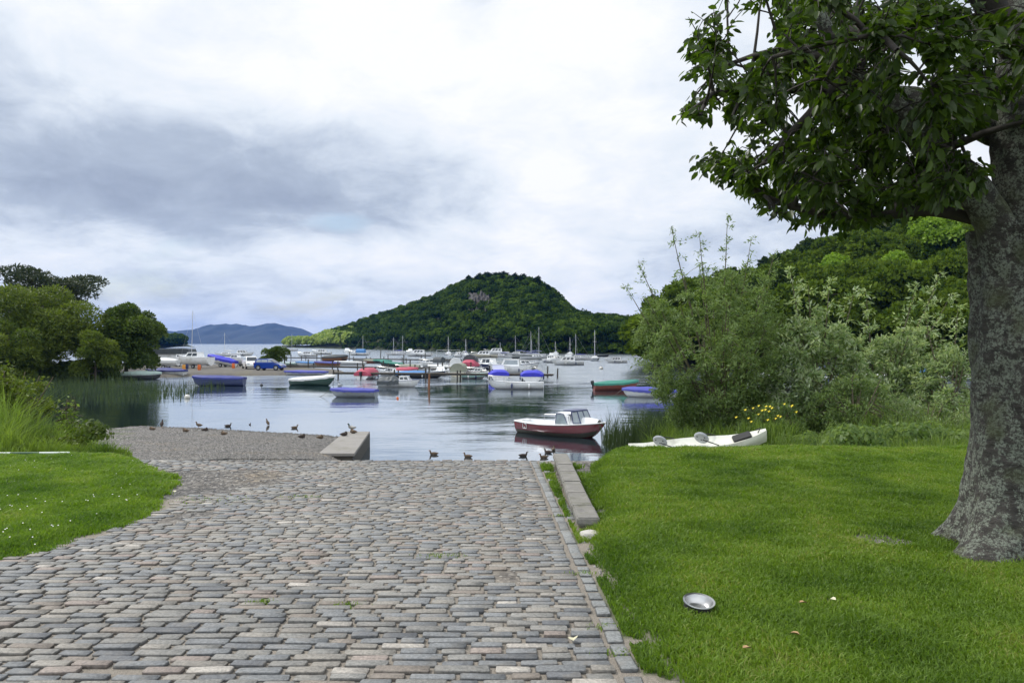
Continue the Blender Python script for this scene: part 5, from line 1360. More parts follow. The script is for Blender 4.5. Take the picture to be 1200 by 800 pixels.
# shed with grey roof
x = (201 - 600) / F * 124
t = thing('boat_shed', 'low shed with dark grey roof behind the boat park', 'shed', (x, 124, ZS), R(3))
mb = MB(); mb.box((0, 0, .9), (6.5, 3.2, 1.8)); mb.build('wall', M['lgrey'], t)
mb = MB(); mb.prism([(-3.5, 1.8), (3.5, 1.8), (3.2, 2.6), (-3.2, 2.6)], -1.8, 1.8); mb.build('roof', M['grey_cloth'], t)
for i, (px, d, m, lb) in enumerate(((215.5, 101, 'yelloworange', 'amber plastic barrel standing in the boat park'), (233.5, 101, 'orange', 'orange plastic barrel standing in front of the big white cruiser'), (219, 104, 'navy', 'dark blue barrel behind the amber one'), (273.5, 108, 'orange', 'orange barrel standing under the boats left of the white car'))):
    t = thing('barrel', lb, 'barrel', ((px - 600) / F * d, d, ZS)); t.scale = (.68, .68, .72)
    mb = MB(); mb.lathe([(.26, 0), (.3, .1), (.31, .3), (.29, .32), (.31, .34), (.31, .65), (.29, .67), (.3, .9), (.26, .98)], n=14); mb.build('drum', M[m], t, smooth=True)
    mb = MB(); mb.lathe([(.2, .98), (.2, 1.02)], n=12); mb.build('lid', M['black'], t)

# cars ------------------------------------------------------------------------
def car(label, px, py, d, hd, L, Wd, Hh, mat, name='parked_car'):
    t = thing(name, label, 'car', ((px - 600) / F * d, d, ZS), R(hd)); h = Hh; a = L / 2
    prof = [(-a, .35), (-a + .02, .75), (-a + .06, .92), (-a + .16, 1.0), (-a + .3, 1.02), (a - 1.15, .98), (a - .45, .84), (a - .1, .68), (a, .5), (a - .02, .3), (a - .3, .22), (-a + .3, .22)]
    prof = [(x, z * h / 1.5) for x, z in prof]
    mb = MB(); mb.prism(prof, -Wd / 2, Wd / 2); body = mb.build('body', mat, t, bevel=.07, smooth=True, seg=3)
    g = [(-a + .1, .98), (-a + .28, 1.42), (-a + .55, 1.49), (a - 2.1, 1.5), (a - 1.75, 1.43), (a - 1.02, .96)]
    g = [(x, z * h / 1.5) for x, z in g]; n = len(g); mb = MB()
    w0, w1 = Wd / 2 - .06, Wd / 2 - .2
    vs = [(x, -(w0 if i in (0, n - 1) else w1), z) for i, (x, z) in enumerate(g)] + [(x, (w0 if i in (0, n - 1) else w1), z) for i, (x, z) in enumerate(g)]
    fs = [list(range(n)), list(range(2 * n - 1, n - 1, -1))] + [[(i + 1) % n, i, n + i, n + (i + 1) % n] for i in range(n)]
    mb.add(vs, fs); cab = mb.build('roof', mat, t, bevel=.04, smooth=True)
    for sd in (-1, 1):
        for (xa, xb, xc, xd) in ((-a + .36, -a + 1.02, -a + .98, -a + .46), (-a + 1.10, a - 1.95, a - 2.0, -a + 1.06), (a - 1.87, a - 1.22, a - 1.72, a - 1.92)):
            q = lambda x, z: (x, sd * (w0 + (w1 - w0) * min(1, (z - 1.0) / .42) + .012), z * h / 1.5)
            m2 = MB(); m2.add([q(xa, 1.05), q(xb, 1.05), q(xc, 1.38), q(xd, 1.38)], [(0, 1, 2, 3)]); m2.build('window', M['pale_glass'], cab)
    for nm, (xa, za, xb, zb) in (('windscreen', (a - 1.06, 1.0, a - 1.68, 1.40)), ('rear_window', (-a + .13, 1.06, -a + .25, 1.38))):
        s_ = .012 if nm == 'windscreen' else -.012
        m2 = MB(); m2.add([(xa + s_ * 2, -w0 + .1, za * h / 1.5 + .01), (xa + s_ * 2, w0 - .1, za * h / 1.5 + .01), (xb + s_ * 2, w1 - .06, zb * h / 1.5 + .01), (xb + s_ * 2, -w1 + .06, zb * h / 1.5 + .01)], [(0, 1, 2, 3)]); m2.build(nm, M['glass'], cab)
    for wx in (-a + .68, a - .72):
        for sd in (-1, 1):
            ar = MB(); ar.lathe([(.36, -.02), (.36, .0)], (wx, sd * (Wd / 2 + .004), .33), 20, axis='y'); ar.build('wheel_arch', M['black'], body)
            w = MB(); w.lathe([(.2, -.09), (.3, -.1), (.32, 0), (.3, .1), (.2, .09)], (wx, sd * (Wd / 2 - .04), .32), 20, axis='y'); wh = w.build('wheel', M['tyre'], t, smooth=True)
            w = MB(); w.lathe([(.205, 0), (.19, .012 * sd), (.05, .02 * sd)], (wx, sd * (Wd / 2 + .06), .32), 12, axis='y'); w.build('rim', M['rim'], wh)
    for sd in (-1, 1):
        m2 = MB(); m2.box((a - .16, sd * (Wd / 2 - .22), .66 * h / 1.5), (.3, .34, .16), ry=.35); m2.build('headlight', M['lampclear'], t, bevel=.03)
        m2 = MB(); m2.box((-a + .05, sd * (Wd / 2 - .12), .86 * h / 1.5), (.12, .2, .26)); m2.build('tail_light', M['lampred'], t, bevel=.02)
        m2 = MB(); m2.box((a - 1.3, sd * (Wd / 2 + .06), 1.0 * h / 1.5), (.14, .16, .12)); m2.build('door_mirror', mat, t, bevel=.02)
    return t
car('small blue hatchback parked side-on at the tip of the gravel spit', 316.5, 0, 101, -8, 3.85, 1.7, 1.5, M['carblue'])
car('white van-like car parked half hidden behind the blue hatchback', 294, 0, 106.5, -62, 4.2, 1.75, 1.72, M['white'])

# jetties ---------------------------------------------------------------------
def jetty(label, p0, p1, zd, step, posts_up, rails=True, wd=1.1, extra=()):
    """p0,p1 ground points (x,y); deck at zd; posts every step metres"""
    a, b = np.array(p0, float), np.array(p1, float); L = np.linalg.norm(b - a); u = (b - a) / L; nrm = np.array((-u[1], u[0]))
    t = thing('jetty', label, 'jetty', (a[0], a[1], 0), math.atan2(u[1], u[0]))
    mb = MB(); x = 0
    while x < L:
        mb.box((x + .09, 0, zd + (random.random() - .5) * .012), (.16, wd, .045)); x += .185
    mb.build('deck', M['wood'], t)
    mb = MB(); mb.box((L / 2, -wd * .4, zd - .11), (L, .08, .16)); mb.box((L / 2, wd * .4, zd - .11), (L, .08, .16)); mb.build('bearer', M['darkwood'], t)
    k = 0; x = .15
    while x <= L:
        for sd in (-1, 1):
            up = posts_up[k % len(posts_up)] if sd < 0 else posts_up[(k + 2) % len(posts_up)] * .8
            m = MB(); m.tube([(x, sd * (wd / 2 + .07), -1.0), (x + .02, sd * (wd / 2 + .07), zd + up)], .085, 8); m.build('post', M['darkwood'], t)
        x += step; k += 1
    return t
def PJ(px, py, z=.7): q = P(px, py, z); return q[:2]
jetty('long far jetty running right from the shrub, farthest of the three', PJ(338, 418.5), PJ(533, 421.6), .7, 5.2, (.5, .35, .9, .3, 1.6, .4), )
jetty('middle jetty running out behind the covered boats', PJ(336, 428.2), PJ(553, 431.5), .7, 4.3, (.9, 1.0, .7, .5))
jetty('nearest jetty carrying the crowded boats and ending in open posts', PJ(392, 436.2), PJ(648, 438.3), .7, 3.6, (.35, .9, .4, .6))
t = thing('jetty_gate', 'pale metal gate frame standing at the end of the far jetty', 'gate', (*PJ(526, 421.4), .74))
mb = MB()
for x in (-2.4, 0, 2.2): mb.tube([(x, 0, 0), (x, 0, 1.9)], .04, 5)
mb.tube([(-2.4, 0, 1.9), (2.2, 0, 1.85)], .035, 5); mb.build('frame', M['alu'], t)
for i, (px, py, h, m, lb) in enumerate(((502.5, 456.5, 1.35, 'varnish', 'leaning orange-brown mooring post standing in open water'), (446, 423.5, 2.6, 'darkwood', 'tall dark mooring post beside the far jetty'), (653.2, 442.5, 1.1, 'darkwood', 'dark end post standing off the nearest jetty'), (641.5, 441.5, 1.3, 'darkwood', 'dark post second from the end of the nearest jetty'), (473, 431, 2.1, 'darkwood', 'dark post beside the khaki canopied day boat'))):
    mb = MB(); mb.tube([(0, 0, -.8), (.02, 0, h * .5), (.05, 0, h)], [.1, .09, .08], 8); o = mb.build('mooring_post', M[m], None, smooth=True, loc=P(px, py)); tag(o, lb, 'post')

# buoys
def buoy(px, py, r, m, lb):
    t = thing('buoy', lb, 'buoy', P(px, py)); mb = MB(); mb.lathe([(r * sin(a), r * .45 - r * cos(a)) for a in np.linspace(.05, pi - .05, 10)], n=14); mb.build('float', M[m], t, smooth=True)
    mb = MB(); mb.tube([(0, 0, r * 1.4), (0, 0, r * 1.75)], r * .18, 6); mb.build('ring', M['black'], t)
buoy(219.5, 441.5 + 25, .2, 'buoywhite', 'round white buoy near the left reeds')
buoy(306.5, 452, .14, 'black', 'small dark buoy in open water right of the blue rowing boat')
buoy(704.5, 432.5, .3, 'buoywhite', 'round white buoy in the open bay left of the green covered boat')
buoy(398, 452.5, .2, 'grey', 'grey buoy behind the violet covered rowing boat')
buoy(466, 467, .09, 'orange', 'tiny orange buoy in open water')

# ducks -----------------------------------------------------------------------
def duck(label, x, y, z, hd, kind='f', pose='swim', sc=1.0, group=None):
    sc *= .70; z += .004
    t = thing('duck', label, 'duck', (x, y, z), R(hd), group)
    if pose == 'swim': sp = [(-.27, .10), (-.20, .085), (-.10, .065), (.02, .06), (.11, .075), (.155, .125), (.165, .18), (.18, .225), (.215, .235)]; lift = 0
    elif pose == 'stand': sp = [(-.26, .18), (-.19, .17), (-.09, .165), (.02, .185), (.10, .22), (.135, .28), (.14, .335), (.16, .375), (.195, .38)]; lift = 1
    elif pose == 'up': sp = [(-.16, .10), (-.13, .13), (-.08, .19), (-.02, .27), (.03, .345), (.05, .42), (.055, .47), (.075, .51), (.11, .515)]; lift = 1
    else: sp = [(-.26, .08), (-.19, .08), (-.10, .08), (.02, .085), (.09, .10), (.10, .145), (.08, .175), (.05, .19), (.02, .185)]; lift = 0
    rad = [.012, .045, .085, .098, .08, .045, .036, .042, .022]
    hm = {'f': 'feather', 'd': 'drake_head', 'k': 'feather_dark'}[kind]; bm_ = {'f': 'feather', 'd': 'feather_grey', 'k': 'feather_dark'}[kind]
    mb = MB(); mb.tube([(a * sc, 0, b * sc) for a, b in sp], [r * sc for r in rad], 12, 0)
    mb.m = [1 if (i // 12) >= 5 and i < 96 else 0 for i in range(len(mb.f))]
    mb.build('body', [M[bm_], M[hm]], t, smooth=True)
    hx, hz_ = sp[8]
    s_ = 1 if pose != 'rest' else -1
    mb = MB(); mb.tube([(hx * sc, 0, hz_ * sc), ((hx + .05 * s_) * sc, 0, (hz_ - .012) * sc)], [.017 * sc, .009 * sc], 6); mb.build('bill', M['billorange' if kind == 'f' else 'bill'], t)
    for sd in (-1, 1):
        a, b = sp[4], sp[1]
        mb = MB(); mb.tube([(a[0] * sc * .9, sd * .065 * sc, (a[1] + .01) * sc), ((a[0] + b[0]) / 2 * sc, sd * .085 * sc, ((a[1] + b[1]) / 2 + .02) * sc), (b[0] * sc, sd * .03 * sc, (b[1] + .03) * sc)], [.02 * sc, .05 * sc, .012 * sc], 8, sq=.6)
        mb.build('wing', M['feather' if kind == 'f' else 'feather_dark' if kind == 'k' else 'feather_white'], t, smooth=True)
    if lift:
        for sd in (-1, 1):
            mb = MB(); mb.tube([(0, sd * .04 * sc, .14 * sc), (.01, sd * .04 * sc, .02 * sc), (.05 * sc, sd * .04 * sc, .008)], .008 * sc, 5); mb.build('leg', M['billorange'], t)
def dw(px, py, *a, **k): x, y, _ = P(px, py); duck(k.pop('label'), x, y, -.015, *a, **k)
def dg(px, py, hd, kind, pose, label):
    # stand on the beach: march along the sight line to the ground
    for d in np.arange(13, 45, .05):
        x, _, z = Q(px, py, d)
        if z <= Hs(x, d): break
    duck(label, x, d, max(Hs(x, d), -.02) + .005, hd, kind, pose, 1.05)
dw(508, 532.5, 175, 'f', label='brown duck swimming beyond the cobbles, leftmost of the slipway group')
dw(548, 535.5, 160, 'f', label='brown duck swimming second from the left beyond the cobbles')
dw(613.5, 534.5, 15, 'k', label='dark duck swimming left of the wall end')
dw(642, 530.5, 150, 'k', label='dark duck swimming closest above the wall end')
dw(637, 536.5, 200, 'f', label='pale brown duck swimming against the slipway edge')
dw(648.5, 527.5, 80, 'f', label='brown duck swimming highest of those by the wall end')
dw(267.5, 499.5, 10, 'k', label='dark duck afloat off the left beach')
dw(345.5, 501.5, 30, 'f', label='brown duck afloat off the beach right of the upright one')
dw(293, 497.5, 90, 'k', sc=.6, label='tiny duckling afloat off the beach')
x, y, _ = P(313.5, 498); duck('pale breasted duck standing upright in the shallows', x, y, -.06, 160, 'f', 'up', 1.0)
dg(178, 504, 190, 'f', 'rest', 'brown duck resting at the far left of the beach')
dg(190, 501.5, 95, 'k', 'up', 'dark duck standing upright at the left waterline')
dg(217, 506, 185, 'f', 'rest', 'brown duck resting on the beach left of centre')
dg(233, 501.5, 180, 'f', 'stand', 'brown duck standing at the waterline on the left beach')
dg(241, 505, 10, 'k', 'rest', 'dark duck resting just right of the standing beach duck')
dg(262, 509.5, 175, 'f', 'rest', 'brown duck resting in the middle of the beach')
dg(354.5, 513, 10, 'k', 'rest', 'dark duck resting on the right of the beach')
dg(376, 514, 8, 'f', 'rest', 'brown duck resting on the beach left of the concrete slab')

# concrete slab -----------------------------------------------------------------
zt = .56
a = np.array(((372.5 - 600) / F * 24, 24.0)); b = np.array(((415.5 - 600) / F * 24, 24.0)); c = np.array(((433.5 - 600) / F * 30, 30.0)); e = np.array(((404.5 - 600) / F * 30, 30.0))
t = thing('landing_slab', 'low grey concrete landing slab running from the beach into the water', 'slab', ((a[0] + b[0]) / 2, 24, 0))
o2 = np.array(((a[0] + b[0]) / 2, 24.0)); mb = MB()
vs = [(*(q - o2), zz_) for zz_ in (zt - .09, zt) for q in (a, b, c, e)]
mb.add(vs, [(3, 2, 1, 0), (4, 5, 6, 7), (0, 1, 5, 4), (1, 2, 6, 5), (2, 3, 7, 6), (3, 0, 4, 7)]); mb.build('top_slab', M['concrete'], t, bevel=.012)
mb = MB(); ins = lambda q: (q - o2) * np.array((.9, .99)) + np.array((0, .05))
vs = [(*ins(q), zz_) for zz_ in (-.5, zt - .092) for q in (a, b, c, e)]
mb.add(vs, [(3, 2, 1, 0), (4, 5, 6, 7), (0, 1, 5, 4), (1, 2, 6, 5), (2, 3, 7, 6), (3, 0, 4, 7)]); mb.build('base_wall', M['darkwood'], t)
for px, py, hd, k, po, lb in ((404, 510.5, 20, 'k', 'rest', 'dark duck resting nearest on the concrete slab'), (413.5, 507.5, 170, 'f', 'rest', 'brown duck resting in the middle of the concrete slab'), (412, 504.8, 200, 'd', 'stand', 'drake standing at the far end of the concrete slab')):
    d = (EYE - zt) * F / (py - HZ); duck(lb, (px - 600) / F * d, d, zt + .004, hd, k, po, 1.05)

# low wall beside the slipway ---------------------------------------------------
t = thing('low_wall', 'low stone wall with flat grey coping between slipway and lawn', 'wall', (.59, 7.0, 0))
yy = 0.0
cop = MB(); rb = MB()
while yy < 4.12:
    L = min(.52 + .2 * random.random(), 4.14 - yy)
    if L < .2: break
    cop.box((.105 - .03 * (yy / 4.1) * 0 + (random.random() - .5) * .008, yy + L / 2, 2.372 + (random.random() - .5) * .006), (.21, L - .012, .075)); yy += L
cop.build('coping', M['coping'], t, bevel=.014, smooth=True, seg=3)
A = []
for i, y in enumerate(np.linspace(0.03, 4.1, 40)):
    gz_ = min(Hs(.5, 7 + y), 2.3) - .5
    A.append([(.02 + .02 * random.random(), y, gz_), (.02 + .025 * random.random(), y, (gz_ + 2.33) / 2 + .2), (.025, y, 2.333), (.185, y, 2.333), (.19, y, 2.0)])
A = np.array(A); rb.grid(A); rb.add([tuple(q) for q in A[0]], [list(range(5))]); rb.add([tuple(q) for q in A[-1]], [list(range(5))])
rb.build('wall_body', M['rubble'], t)
mb = MB(); mb.add([(0, 0, 0), (.17, -.02, 0), (.20, .12, 0), (.10, .2, 0), (-.02, .16, 0), (.02, .02, .05), (.15, .01, .06), (.17, .11, .055), (.09, .17, .06), (.0, .14, .05)], [(4, 3, 2, 1, 0), (5, 6, 7, 8, 9), (0, 1, 6, 5), (1, 2, 7, 6), (2, 3, 8, 7), (3, 4, 9, 8), (4, 0, 5, 9)])
o = mb.build('broken_stone', M['brokenstone'], None, bevel=.006, loc=(.60, 6.62, Hs(.68, 6.7) - .01)); tag(o, 'pale broken stone lying at the near end of the low wall', 'stone')

# dog bowl ----------------------------------------------------------------------
x, y = (818 - 600) / F * 4.62, 4.62
t = thing('dog_bowl', 'shiny steel dog bowl sitting on the right lawn', 'bowl', (x, y, Hs(x, y) + .006)); t.rotation_euler = (R(10), R(3), 0)
mb = MB(); prof = [(.0, .010), (.05, .010), (.064, .018), (.076, .04), (.083, .058), (.0945, .062), (.096, .058), (.094, .053), (.087, .050)]
mb.lathe(prof, n=40); mb.f = mb.f[:-2]; mb.m = mb.m[:-2]; mb.build('bowl', M['steel'], t, smooth=True)
mb = MB(); mb.lathe([(.0865, .051), (.088, .02), (.092, .004), (.0925, -.004), (.078, -.004), (.078, .012)], n=40); mb.f = mb.f[:-2]; mb.m = mb.m[:-2]; mb.build('rubber_skirt', M['rubber'], t, smooth=True)

# kayak ---------------------------------------------------------------------------
t = thing('kayak', 'off-white two-seat sit-on-top kayak lying on the bank behind the right lawn', 'kayak', ((817 - 600) / F * 19.6, 19.6, 1.33)); t.rotation_euler = (R(18), R(-5.5), R(-6)); t.scale = (1, 1, 1.25)
L = 3.45; nT = 28; A = np.zeros((nT, 14, 3))
for i in range(nT):
    u = i / (nT - 1); w = .37 * (sin(pi * (u * .94 + .03)) ** .6) * (1 - .25 * (u ** 6)); x = L * (u - .5)
    rise = .16 * max(0, (u - .72) / .28) ** 1.6 + .07 * max(0, (.16 - u) / .16) ** 1.6
    well = -.07 * (sin(pi * np.clip((u - .12) / .66, 0, 1)) ** .5)
    ys_ = [-1, -.97, -.85, -.62, -.3, .0, .3, .62, .85, .97, 1, .6, 0, -.6]
    zs_ = [.0, .08, .13, .12 + well * .6, .11 + well, .11 + well, .11 + well, .12 + well * .6, .13, .08, 0, -.12, -.15, -.12]
    for j in range(14): A[i, j] = (x, ys_[j] * w, zs_[j] * (1 if j > 10 or j in (0, 10) else 1) + rise - (.0 if j < 11 else 0) * .1)
mb = MB(); mb.grid(A, closed=True); mb.add([tuple(q) for q in A[0]], [list(range(14))]); mb.add([tuple(q) for q in A[-1]], [list(range(14))]); mb.build('hull', M['kayak'], t, smooth=True)
for xx in (-.92, .12):
    mb = MB(); mb.lathe([(.03, -.03), (.16, -.03), (.18, 0), (.16, .03), (.03, .03)], (0, 0, 0), 18, axis='x'); o = mb.build('seat_back', M['seatgrey'], t, smooth=True, loc=(xx, 0, .22)); o.rotation_euler = (0, R(-20), R(58)); o.scale = (1, 1.1, .8)
    for yy_, zz_ in ((-.09, .05), (.09, .05), (0, -.04)):
        m2 = MB(); m2.lathe([(.0, -.035), (.018, -.035), (.018, .035), (0, .035)], (0, yy_, zz_), 8, axis='x'); m2.build('rivet', M['strap'], o)
    mb = MB()
    for sd in (-1, 1): mb.tube([(xx, sd * .2, .25), (xx + .38, sd * .31, .14)], .012, 4)
    mb.build('seat_strap', M['strap'], t)
mb = MB(); mb.box((1.12, 0, .165), (.46, .34, .05), ry=-.2); mb.build('hatch_cover', M['strap'], t, bevel=.02, smooth=True)
mb = MB(); mb.tube([(1.5, -.1, .26), (1.58, 0, .32), (1.5, .1, .26)], .012, 5); mb.build('carry_handle', M['strap'], t)

# pole on the left lawn -------------------------------------------------------------
x0, y0 = -8.0, 11.75; t = thing('striped_pole', 'thin green and white pole lying in the grass of the left lawn', 'pole', (x0, y0, Hs(x0, y0) + .07)); t.rotation_euler = (0, 0, R(3))
for i, (a0, a1, m) in enumerate(((-.45, .55, 'polegreen'), (.55, 0.82 + .1, 'paleplastic'), (.92, 1.35, 'polegreen'), (1.35, 1.8, 'paleplastic'))):
    mb = MB(); mb.tube([(a0 - .6, 0, 0), (a1 - .6, 0, 0)], .016, 8); mb.build('pole_section', M[m], t)
# leaves and litter lying about
def fallen(px, py, m, s_, lb, z=2.385, on='lawn'):
    d = (EYE - z) * F / (py - HZ); x = (px - 600) / F * d; mb = MB(); a = random.random() * 6
    V = LEAF8[0].copy(); V[:, 2] += .25 * np.abs(V[:, 1]); mb.add([(v[0] * s_, v[1] * s_, v[2] * s_ + .005) for v in V], [list(f) for f in LEAF8[1]])
    o = mb.build('fallen_leaf', M[m], None, loc=(x, d, Hs(x, d) + (.035 if on == 'lawn' else .022))); o.rotation_euler = (R(10), R(-12), a); tag(o, lb, 'leaf')
fallen(945, 714, 'dryleaf', .05, 'tan fallen leaf on the lawn right of the dog bowl')
fallen(973, 709, 'paleleaf', .04, 'small pale fallen leaf farthest right on the lawn')
fallen(937, 753, 'dryleaf', .05, 'brown curled leaf on the lawn nearest the camera')
fallen(880, 769, 'dryleaf', .05, 'dull brown leaf low on the lawn below the dog bowl')
fallen(672, 751, 'paleleaf', .06, 'pale leaf lying on the cobbles near the right edge stones', z=2.34, on='setts')
fallen(205, 577, 'paleleaf', .06, 'white scrap lying at the corner of the left lawn', z=2.3, on='lawn')
# moss and weed tufts in the joints
n = 2600; cs = [( -1.05, 4.9, .05), (-.55, 6.1, .1), (-3.4, 8.4, .3), (.56, 4.5, .06), (.52, 5.6, .05), (.60, 4.1, .08), (-1.6, 4.95, .05), (.5, 7.6, .05), (-2.35, 8.6, .12)]
X = []; Y = []
for (a, b, r) in cs:
    m = int(60 + 400 * r); X += list(a + rng.normal(size=m) * r); Y += list(b + rng.normal(size=m) * r * .4)
X, Y = np.array(X), np.array(Y)
tag(blades('joint_weeds', X, Y, H(X, Y) + .004, .012 + .02 * rng.random(len(X)), .006 * np.ones(len(X)), .8, M['grass']), 'small weed tufts growing between the setts', 'weeds', kind='stuff')
# loose pebbles over the gravel
n = 5200; X = -7.5 + 8.3 * rng.random(n); Y = 5.5 + 7.5 * rng.random(n)
gpm = fbm(X, Y, 1.3, 4) + .9 * smooth(np.hypot((X + 4.0), (Y - 9.6) * .8), 1.6, .2)
k = ((gpm > .8) & (X > np.interp(Y, LE_Y, LE_X)) & (X < 0)) | ((X > sett_edge(Y) + .12) & (X < np.interp(Y, RE_Y, RE_X) + .05)) | (rng.random(n) < .03) & (X > -4)
X, Y = X[k], Y[k]; n = len(X); s_ = .006 + .014 * rng.random(n) ** 2
an = np.arange(6) * pi / 3; V = np.zeros((n, 13, 3))
for q, (rr, hh) in enumerate(((1, 0), (.75, .7))):
    V[:, q * 6:q * 6 + 6, 0] = X[:, None] + np.cos(an) * s_[:, None] * rr * (.8 + .4 * rng.random((n, 6))); V[:, q * 6:q * 6 + 6, 1] = Y[:, None] + np.sin(an) * s_[:, None] * rr * (.7 + .4 * rng.random((n, 6))); V[:, q * 6:q * 6 + 6, 2] = (H(X, Y) + .002)[:, None] + hh * s_[:, None]
V[:, 12] = np.stack([X, Y, H(X, Y) + s_], -1)
f = [[i, (i + 1) % 6, 6 + (i + 1) % 6] for i in range(6)] + [[i, 6 + (i + 1) % 6, 6 + i] for i in range(6)] + [[6 + i, 6 + (i + 1) % 6, 12] for i in range(6)]
FF = (np.arange(n) * 13)[:, None, None] + np.array(f)[None]
g_ = .12 + .22 * rng.random(n); colr = np.repeat(np.stack([g_ * 1.04, g_, g_ * .95], -1), 13, 0)
tag(fast('pebbles', V.reshape(-1, 3), FF.reshape(-1, 3), M['setts'], attrs={'col': colr}), 'loose grey pebbles scattered over the gravel', 'pebbles', kind='stuff')

def pebble_field(name, X, Y, s_, label):
    n = len(X); an = np.arange(5) * 2 * pi / 5; V = np.zeros((n, 6, 3)); Z = H(X, Y)
    V[:, :5, 0] = X[:, None] + np.cos(an) * s_[:, None] * (.8 + .4 * rng.random((n, 5))); V[:, :5, 1] = Y[:, None] + np.sin(an) * s_[:, None] * (.7 + .4 * rng.random((n, 5))); V[:, :5, 2] = Z[:, None] - .003
    V[:, 5] = np.stack([X, Y, Z + s_ * .7], -1); f = np.array([[i, (i + 1) % 5, 5] for i in range(5)])
    FF = (np.arange(n) * 6)[:, None, None] + f[None]; g_ = (.045 + .17 * rng.random(n) ** 1.6) * (1 - .45 * smooth(Y - np.interp(X, SH_X, SH_Y), -1.2, -.3))
    tag(fast(name, V.reshape(-1, 3), FF.reshape(-1, 3), M['setts'], attrs={'col': np.repeat(np.stack([g_ * 1.03, g_, g_ * .96], -1), 6, 0)}), label, 'shingle', kind='stuff')
n = 52000; X = -20 + 15.5 * rng.random(n); Y = 12 + 26 * rng.random(n); ys = np.interp(X, SH_X, SH_Y)
k = (Y < ys + .8) & (X > np.interp(Y, LE_Y, LE_X) - .6) & (np.abs(X) < .7 * Y) & (X < -4.2)
X, Y = X[k], Y[k]; pebble_field('beach_shingle', X, Y, .012 + .035 * rng.random(len(X)) ** 1.5 + .02 * smooth(Y - np.interp(X, SH_X, SH_Y), -2.5, 0), 'dark grey shingle covering the beach left of the slab')
# ---------------------------------------------------------------- haze, sky, sun, camera
mb = MB(); mb.box((0, 0, 98.5), (14300, 14300, 203))
m, nt = newmat('thin_blue_haze'); n = N(nt)
v = n('VolumePrincipled', Color=(.08, .31, 1.0, 1), Density=.00007, Anisotropy=.2)
nt.links.new(v.outputs[0], n('OutputMaterial').inputs['Volume'])
tag(mb.build('haze', m), 'thin blue air over the loch', 'haze', kind='stuff')

SUN_EL, SUN_AZ = 50.0, -62.0       # azimuth from +Y (view direction), negative = left
W_ = bpy.data.worlds.new('World'); S.world = W_; W_.use_nodes = True; nt = W_.node_tree; nt.nodes.clear(); n = N(nt)
sky = n('TexSky', _sky_type='NISHITA', _sun_disc=False, _sun_elevation=R(SUN_EL), _sun_rotation=R(SUN_AZ), _air_density=1.0, _dust_density=1.5)
tc = n('TexCoord'); g = tc.outputs['Generated']
sp = n('SeparateXYZ', Vector=g)
zc = n('Math', _operation='MAXIMUM', i0=sp.outputs[2], i1=0.0)
zp = n('Math', _operation='ADD', i0=zc, i1=.30)
iz = n('Math', _operation='DIVIDE', i0=1.0, i1=zp)
pl = n('VectorMath', _operation='SCALE', i0=g); nt.links.new(iz.outputs[0], pl.inputs['Scale'])
flat = n('Mapping', Vector=pl, Scale=(1, 1, 0))
big = n('TexNoise', Vector=flat, Scale=.95, Detail=9.0, Roughness=.56, Distortion=.35)
big.inputs['Vector'].default_value = (0, 0, 0)
off = n('Mapping', Vector=flat, Location=(3.7, 1.3, 0)); nt.links.new(off.outputs[0], big.inputs['Vector'])
fine = n('TexNoise', Vector=flat, Scale=4.2, Detail=9.0, Roughness=.62, Distortion=.35)
# the large dark cloud stands up and to the left
def blob(az, el, sx, sz):
    d = n('VectorMath', _operation='SUBTRACT', i0=g, i1=(sin(R(az)) * cos(R(el)), cos(R(az)) * cos(R(el)), sin(R(el))))
    sc = n('Mapping', Vector=d, Scale=(1 / sx, .25, 1 / sz))
    l = n('VectorMath', _operation='LENGTH', i0=sc); return n('MapRange', Value=l.outputs['Value'], i1=0.0, i2=1.0, i3=1.0, i4=0.0, _interpolation_type='SMOOTHSTEP')
def AZ(px): return math.degrees(math.atan((px - 600) / F))
def EL(px, py): return math.degrees(math.atan((HZ - py) / math.hypot(F, px - 600)))
def mul(a, b): return n('Math', _operation='MULTIPLY', i0=a, i1=b)
def add(a, b): return n('Math', _operation='ADD', i0=a, i1=b)
dark = mul(blob(AZ(200), EL(200, 205), .48, .12).outputs[0], .40)
for px, py, sx, sz, w in ((340, 235, .34, .07, .22), (60, 110, .35, .16, .16), (900, 270, .25, .07, .16), (640, 262, .3, .05, .1), (30, 245, .2, .06, .15), (820, 350, .25, .02, .14)):
    dark = add(dark, mul(blob(AZ(px), EL(px, py), sx, sz).outputs[0], w))
br = None
for px, py, sx, sz, w in ((560, 40, .5, .2, .22), (830, 120, .4, .22, .2), (370, 105, .13, .05, .16), (240, 75, .08, .03, .12), (330, 300, .7, .045, .2), (60, 300, .3, .05, .12)):
    q = mul(blob(AZ(px), EL(px, py), sx, sz).outputs[0], w); br = q if br is None else add(br, q)
f1 = n('MapRange', Value=big.outputs['Fac'], i1=.28, i2=.72, i3=-.36, i4=.36)
f2 = n('MapRange', Value=fine.outputs['Fac'], i1=.3, i2=.7, i3=-.21, i4=.21)
val = add(add(f1.outputs[0], f2.outputs[0]), n('Math', _operation='SUBTRACT', i0=br, i1=dark))
val = add(val, .74)
cl = ramp(n, val, [(0.0, (.36, .42, .53)), (.28, (.46, .53, .64)), (.46, (.62, .69, .79)), (.66, (.79, .85, .92)), (1.0, (.97, .98, 1.0))])
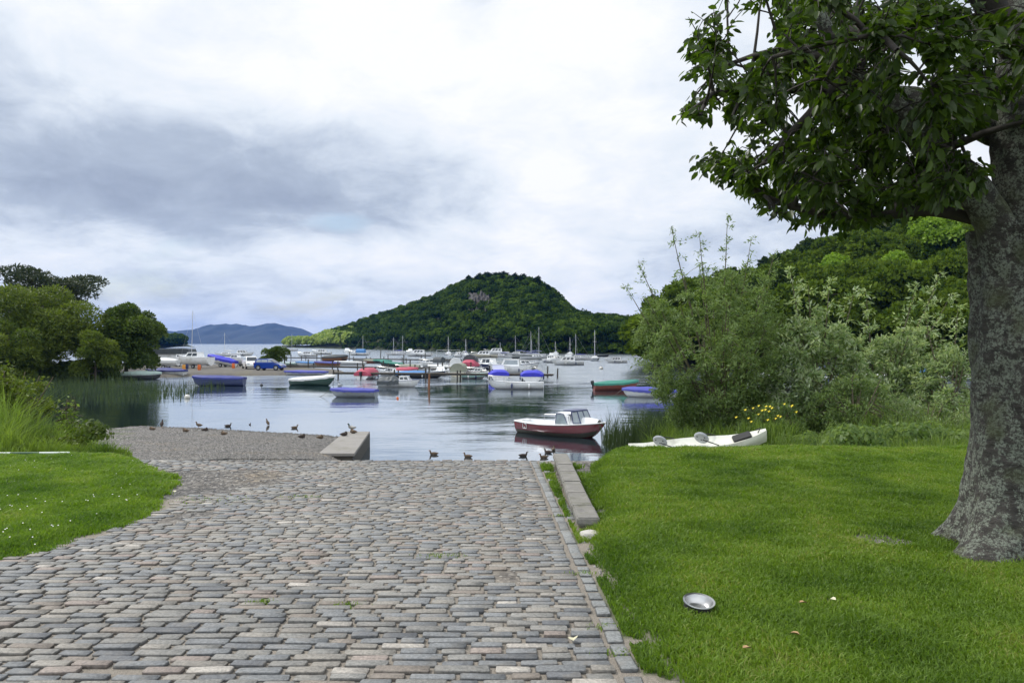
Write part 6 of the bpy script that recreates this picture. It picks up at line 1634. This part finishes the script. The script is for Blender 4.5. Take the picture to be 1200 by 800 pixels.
# small blue openings low over the loch
hole = n('TexNoise', Vector=flat, Scale=1.15, Detail=6.0, Roughness=.6)
off2 = n('Mapping', Vector=flat, Location=(9.1, 4.2, 0)); nt.links.new(off2.outputs[0], hole.inputs['Vector'])
hb = mul(blob(AZ(400), EL(400, 262), .10, .028).outputs[0], .32)
hb = add(hb, mul(blob(AZ(300), EL(300, 350), .7, .05).outputs[0], .17))
cov = n('MapRange', Value=add(hole.outputs['Fac'], hb), i1=.66, i2=.80, i3=1.0, i4=.25)
b1 = n('Background', Color=sky, Strength=.13); bk = n('MapRange', Value=sp.outputs[1], i1=-.1, i2=-.6, i3=1.06, i4=1.85)  # clouds behind the camera brightened, added fill for hull sides facing it
b2 = n('Background', Color=cl, Strength=bk.outputs[0])
mx = n('MixShader', Fac=cov.outputs[0], i1=b1, i2=b2)
n('OutputWorld', Surface=mx)

sl = bpy.data.lights.new('sun', 'SUN'); sl.energy = 3.0; sl.angle = R(8); sl.color = (1, .96, .9)
so = bpy.data.objects.new('sun', sl); COL.objects.link(so)
from mathutils import Vector
dv = Vector((sin(R(SUN_AZ)) * cos(R(SUN_EL)), cos(R(SUN_AZ)) * cos(R(SUN_EL)), sin(R(SUN_EL))))
so.rotation_euler = dv.to_track_quat('Z', 'Y').to_euler(); so.location = (0, 0, 150)

cam = bpy.data.cameras.new('camera'); co = bpy.data.objects.new('camera', cam); COL.objects.link(co)
cam.lens = 27; cam.sensor_width = 36; cam.clip_end = 20000; cam.clip_start = .05
co.location = (0, 0, EYE); co.rotation_euler = (R(90 + math.degrees(math.atan(2 / F))), 0, 0)
S.camera = co
S.view_settings.view_transform = 'Standard'; S.view_settings.look = 'None'; S.view_settings.exposure = 0; S.view_settings.gamma = 1
S.view_settings.use_curve_mapping = False
c = S.cycles; c.use_denoising = True; c.max_bounces = 6; c.diffuse_bounces = 3; c.glossy_bounces = 3; c.transmission_bounces = 4; c.transparent_max_bounces = 8; c.volume_bounces = 0
c.caustics_reflective = False; c.caustics_refractive = False; c.use_adaptive_sampling = True; c.adaptive_threshold = .015
c.sample_clamp_indirect = 6
